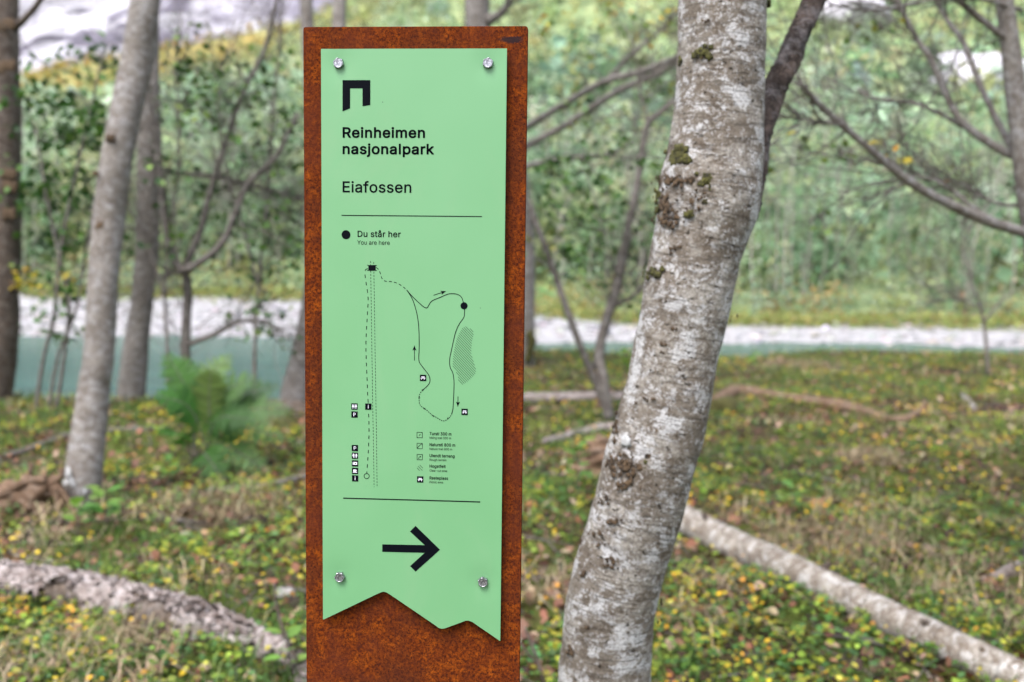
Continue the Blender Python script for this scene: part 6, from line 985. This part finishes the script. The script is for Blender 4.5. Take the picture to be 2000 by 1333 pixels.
# ------------------------------------------------------------------ fern
g = ground_at(395, 912); t = Tree('fern', g, 'tall green fern with arching fronds on the left', 'fern', M_TWIG)
r = np.random.default_rng(9)
FERN = [(0.03, 0.095, 0.016), (0.05, 0.135, 0.024), (0.085, 0.185, 0.045), (0.10, 0.15, 0.03)]
PIN = np.array([[0, 0, 0], [.10, .2, .0], [.085, .6, .0], [0, 1, -.05], [-.085, .6, .0], [-.10, .2, .0]])
for i, (tx, ty, dd, ln) in enumerate(((322, 688, 0, 1), (300, 770, -.2, 1), (362, 700, .2, 1), (412, 720, -.1, 1), (452, 690, .2, 1), (500, 735, -.1, 1), (548, 752, .1, 1), (572, 800, -.1, 1), (560, 858, -.3, 1), (500, 820, -.45, 1), (440, 945, -.6, 1), (318, 850, -.4, 1), (530, 925, -.4, 1))):
    tip = at(tx, ty, g[1] + dd); b_ = g + r.normal(size=3) * [.05, .04, 0]
    mid = (b_ + tip) / 2 + np.array([(b_[0] - tip[0]) * .18, 0, .10 + .12 * abs(tip[0] - b_[0])])
    q_ = spline(np.array([b_, mid, tip]), 14); ra = np.linspace(.005, .0015, len(q_))
    t.part('frond_stem', tube_mesh('frond_stem', [tube(q_ - t.base, ra, 6)], M_TWIG))
    T_ = np.gradient(q_, axis=0); T_ /= np.linalg.norm(T_, axis=1)[:, None]
    Pq, Rq, Sq = [], [], []
    for j in np.linspace(8, len(q_) - 2, 20):
        j = int(j); fr = (j - 8) / (len(q_) - 9); L = .135 * math.sin(math.pi * (.18 + .78 * fr)) + .012
        sd_ = nrm(np.cross(T_[j], [0, -.75, .65])) 
        for s_ in (-1, 1):
            y_ = nrm(sd_ * s_ + T_[j] * .35 + r.normal(size=3) * .08); nn = nrm(np.cross(y_, T_[j]) * s_); x__ = np.cross(y_, nn)
            Pq.append(q_[j] - y_ * .01); Rq.append(np.stack([x__, y_, nn])); Sq.append(L * r.uniform(.85, 1.1))
    cc = pick(FERN, 1, .1, r).repeat(len(Pq), 0) * (1 + .1 * r.normal(size=(len(Pq), 1)))
    t.part('frond', leaf_mesh('frond', [leaves(np.array(Pq) - t.base, np.array(Sq), np.array(Rq), np.clip(cc, .01, .9), PIN, LEAF_F, 1.0)], M_LEAF))

# ------------------------------------------------------------------ seedlings
def seedling(px_, py_, h, n, size, label, pal):
    g = ground_at(px_, py_); t = Tree('seedling', g, label, 'plant', M_TWIG)
    q_ = np.array([g, g + [.01, 0, h * .5], g + [.0, 0, h]]); t.stem('stem', q_, np.array([.003, .0025, .0015]), 5, 6)
    r = np.random.default_rng(int(px_))
    for i in range(n):
        f_ = .35 + .65 * i / max(1, n - 1); p = g + np.array([0, 0, h * f_]); a = i * 2.4 + r.random()
        y_ = nrm([math.cos(a), math.sin(a) * .8, .25 + .2 * r.normal()]); nn = nrm(np.cross(y_, [-y_[1], y_[0], 0]) * 1.0); nn = nn if nn[2] > 0 else -nn
        x__ = np.cross(y_, nn)
        t.part('leaf', leaf_mesh('leaf', [leaves((p - t.base)[None] + y_[None] * .012, np.array([size * r.uniform(.8, 1.2)]), np.stack([x__, y_, nn])[None], pick(pal, 1, .12, r))], M_LEAF))
BRIGHT = [(0.16, 0.30, 0.05), (0.20, 0.34, 0.07), (0.11, 0.24, 0.05)]
for a in ((1128, 975, .32, 11, .085, 'bright green seedling between the post and the mossy birch'), (1545, 1010, .17, 8, .08, 'bright green seedling behind the birch log'), (205, 1045, .22, 10, .09, 'leafy seedling at the foot of the slender grey tree'), (150, 1050, .15, 8, .08, 'low seedling left of the slender grey tree foot'), (560, 1333, .16, 5, .07, 'dark green shoot at the lower left of the post'), (1218, 735, .3, 9, .12, 'light green plant by the river bank between sapling and birch'), (330, 950, .16, 8, .09, 'pale leafy plant in front of the fern'), (1470, 730, .25, 8, .1, 'small leafy plant on the bank right of the birch')):
    seedling(*a, BRIGHT)
g = ground_at(1050, 1330)
t = Tree('dead_shoot', ground_at(1062, 1345), 'thin dark bare shoot at the lower right of the post', 'plant', M_BROWN); ds = float(t.base[1])
t.branch([(1066, 1350, ds, 9), (1050, 1290, ds, 8), (1036, 1255, ds, 7), (1025, 1225, ds, 5)]); t.branch([(1052, 1300, ds, 6), (1030, 1275, ds, 5), (1012, 1250, ds, 4)])
t = Tree('dead_shoot', ground_at(590, 1330), 'thin dark bare shoot at the lower left of the post', 'plant', M_BROWN); ds = float(t.base[1])
t.branch([(596, 1330, ds, 9), (580, 1290, ds, 8), (556, 1240, ds, 7), (540, 1180, ds, 6), (535, 1140, ds, 4)])

# ------------------------------------------------------------------ forest-floor cover
def scatter(n, ymax=15.0, ymin=1.0, p=1.6, r=rng, mask=None):
    out = []; tot = 0
    while tot < n:
        m_ = int((n - tot) * 2.2) + 100
        y = ymin + (ymax - ymin) * r.random(m_) ** p; x = (r.random(m_) * 2 - 1) * (0.60 * y + 1.2)
        ok = y < bank_edge(x) + .1
        if mask is not None: ok &= r.random(m_) < mask(x, y)
        q_ = np.stack([x[ok], y[ok]], 1); out.append(q_); tot += len(q_)
    q_ = np.vstack(out)[:n]; return np.hstack([q_, terrain(q_[:, 0], q_[:, 1])[:, None]])
r = np.random.default_rng(77)
litter_pal = [(0.12, 0.062, 0.042), (0.19, 0.105, 0.072), (0.05, 0.028, 0.021), (0.34, 0.24, 0.17), (0.20, 0.085, 0.05), (0.04, 0.024, 0.017), (0.24, 0.13, 0.075)]
green_pal = [(0.12, 0.22, 0.035), (0.22, 0.31, 0.045), (0.06, 0.13, 0.03), (0.36, 0.35, 0.04), (0.09, 0.19, 0.06)]
yel_pal = [(0.72, 0.52, 0.03), (0.66, 0.42, 0.03), (0.58, 0.52, 0.08), (0.62, 0.30, 0.04)]
P_ = scatter(40000, r=r); P_[:, 2] += r.uniform(0, .02, len(P_))
lit = leaf_mesh('leaf_litter', [leaves(P_, r.uniform(.025, .065, len(P_)), rand_rot(len(P_), .3, r), pick(litter_pal, len(P_), .3, r))], M_LITTER)
tag(obj('leaf_litter', lit, kind='stuff'), 'brown fallen leaves covering the forest floor', 'leaf litter')
gmask = lambda x, y: .08 + .92 * sstep(-.45, .25, wav(x, y, 1.6, 3.3) + .5 * wav(x, y, 4.1, 1.2) - .25 * sstep(0.8, 3, x) * sstep(11, 6, y))
C_ = scatter(21000, r=r, mask=gmask); kk = 7; P_ = np.repeat(C_, kk, 0); P_[:, :2] += r.normal(size=(len(P_), 2)) * .022; P_[:, 2] += r.uniform(.005, .06, len(P_))
hue = np.repeat(pick(green_pal, len(C_), .22, r), kk, 0) * (1 + .10 * r.normal(size=(len(P_), 1))); hue = np.clip(hue, .005, .9); psz = np.repeat(r.uniform(.011, .028, len(C_)), kk) * r.uniform(.75, 1.25, len(P_))
gg = leaf_mesh('ground_cover', [leaves(P_, psz, rand_rot(len(P_), .6, r), hue, aspect=1.25)], M_LEAF)
tag(obj('ground_cover', gg, kind='stuff'), 'low green herbs and small leaves growing over the ground', 'ground cover')
ymask = lambda x, y: .10 + .90 * sstep(.15, .7, wav(x, y, 2.1, 7.7) + .4 * wav(x, y, 5.0, .4))
C_ = scatter(3000, r=r, mask=ymask); P_ = np.repeat(C_, 4, 0); P_[:, :2] += r.normal(size=(len(P_), 2)) * .03; P_[:, 2] += r.uniform(.02, .07, len(P_))
yy = leaf_mesh('yellow_leaves', [leaves(P_, r.uniform(.011, .026, len(P_)), rand_rot(len(P_), .55, r), pick(yel_pal, len(P_), .18, r), aspect=1.5)], M_LEAF)
tag(obj('yellow_leaves', yy, kind='stuff'), 'yellow autumn leaves scattered over the ground', 'leaves')
def blades(P, L, lean, pal, r, w=.0022):
    n = len(P); a = r.random(n) * 6.28; d = np.stack([np.cos(a), np.sin(a), 0 * a], 1); sd_ = np.stack([-np.sin(a), np.cos(a), 0 * a], 1) * (w * r.uniform(.7, 1.5, n))[:, None]
    h = L[:, None]; u = np.array([0, 0, 1.0]); k1 = (lean * r.uniform(.3, 1.2, n))[:, None]
    m1 = P + u * h * .5 + d * h * k1 * .30; m2 = P + u * h * (1 - .45 * k1) + d * h * k1 * .95
    V = np.stack([P - sd_, P + sd_, m1 - sd_ * .8, m1 + sd_ * .8, m2 - sd_ * .15, m2 + sd_ * .15], 1).reshape(-1, 3)
    F = (np.array([[0, 1, 3, 2], [2, 3, 5, 4]])[None] + (np.arange(n) * 6)[:, None, None]).reshape(-1, 4)
    return V, F, np.repeat(pick(pal, n, .2, r), 6, 0)
dm = lambda x, y: .04 + .96 * sstep(.2, .7, wav(x, y, 1.25, 9.1) + .35 * wav(x, y, 3.6, 5.5))
C_ = scatter(700, r=r, mask=dm); P_ = np.repeat(C_, 9, 0); P_[:, :2] += r.normal(size=(len(P_), 2)) * .03
ex = []
for x_, y_, n_, sp_ in ((90, 1300, 26, .16), (200, 1320, 20, .14), (1560, 1065, 26, .16), (1640, 1085, 26, .16), (1900, 1125, 30, .22), (1692, 905, 30, .10), (1960, 1180, 22, .2), (1110, 1130, 16, .14), (1420, 1190, 16, .14), (470, 1000, 18, .16), (1580, 720, 40, .3)):
    g = ground_at(x_, y_); q_ = g[None] + np.hstack([r.normal(size=(n_, 2)) * sp_, np.zeros((n_, 1))]); q_[:, 2] = terrain(q_[:, 0], q_[:, 1]); ex.append(q_)
ex = np.repeat(np.vstack(ex), 12, 0); ex[:, :2] += r.normal(size=(len(ex), 2)) * .025; P_ = np.vstack([P_, ex])
dg = leaf_mesh('dry_grass', [blades(P_, r.uniform(.05, .17, len(P_)), 1.7, [(0.29, 0.22, 0.135), (0.20, 0.145, 0.08), (0.38, 0.31, 0.20)], r)], M_LITTER)
tag(obj('dry_grass', dg, kind='stuff'), 'straw-coloured dry grass lying in patches', 'grass')
gm2 = lambda x, y: .06 + .94 * sstep(.1, .6, wav(x, y, 1.05, 4.7) + .35 * wav(x, y, 3.1, 2.5) + .5 * sstep(2.2, .6, bank_edge(x) - y))
C_ = scatter(2300, r=r, mask=gm2, p=1.15); P_ = np.repeat(C_, 10, 0); P_[:, :2] += r.normal(size=(len(P_), 2)) * .035
gr = leaf_mesh('green_grass', [blades(P_, r.uniform(.04, .15, len(P_)), 1.1, [(0.07, 0.14, 0.025), (0.13, 0.20, 0.035), (0.05, 0.10, 0.022)], r)], M_LEAF)
tag(obj('green_grass', gr, kind='stuff'), 'green grass tufts growing on the bank and forest floor', 'grass')
mm = lambda x, y: sstep(.25, .6, wav(x, y, .9, 6.4) + .4 * wav(x, y, 2.7, 3.1))
P_ = scatter(26000, r=r, mask=mm, p=1.3); P_[:, 2] += r.uniform(0, .02, len(P_))
tag(obj('moss', leaf_mesh('moss', [leaves(P_, r.uniform(.012, .026, len(P_)), rand_rot(len(P_), .15, r), pick([(0.10, 0.13, 0.015), (0.15, 0.17, 0.02), (0.06, 0.09, 0.012)], len(P_), .2, r), aspect=.5)], M_LITTER), kind='stuff'), 'yellow-green moss growing in patches over the forest floor', 'moss')
tw = []
for q_ in scatter(1300, r=r):
    a = r.random() * 6.28; L = r.uniform(.06, .3) + .35 * (r.random() < .12); e = q_ + np.array([math.cos(a) * L, math.sin(a) * L, 0]); e[2] = terrain(e[0], e[1])
    tw.append(tube(*smooth_path(np.array([q_ + [0, 0, .012], (q_ + e) / 2 + [r.normal() * .015, r.normal() * .015, .022], e + [0, 0, .012]]), np.array([.004, .0035, .002]) * r.uniform(.6, 1.5), 3), 5))
tag(obj('ground_twigs', tube_mesh('ground_twigs', tw, M_TWIG), kind='stuff'), 'small dead twigs littering the forest floor', 'twigs')
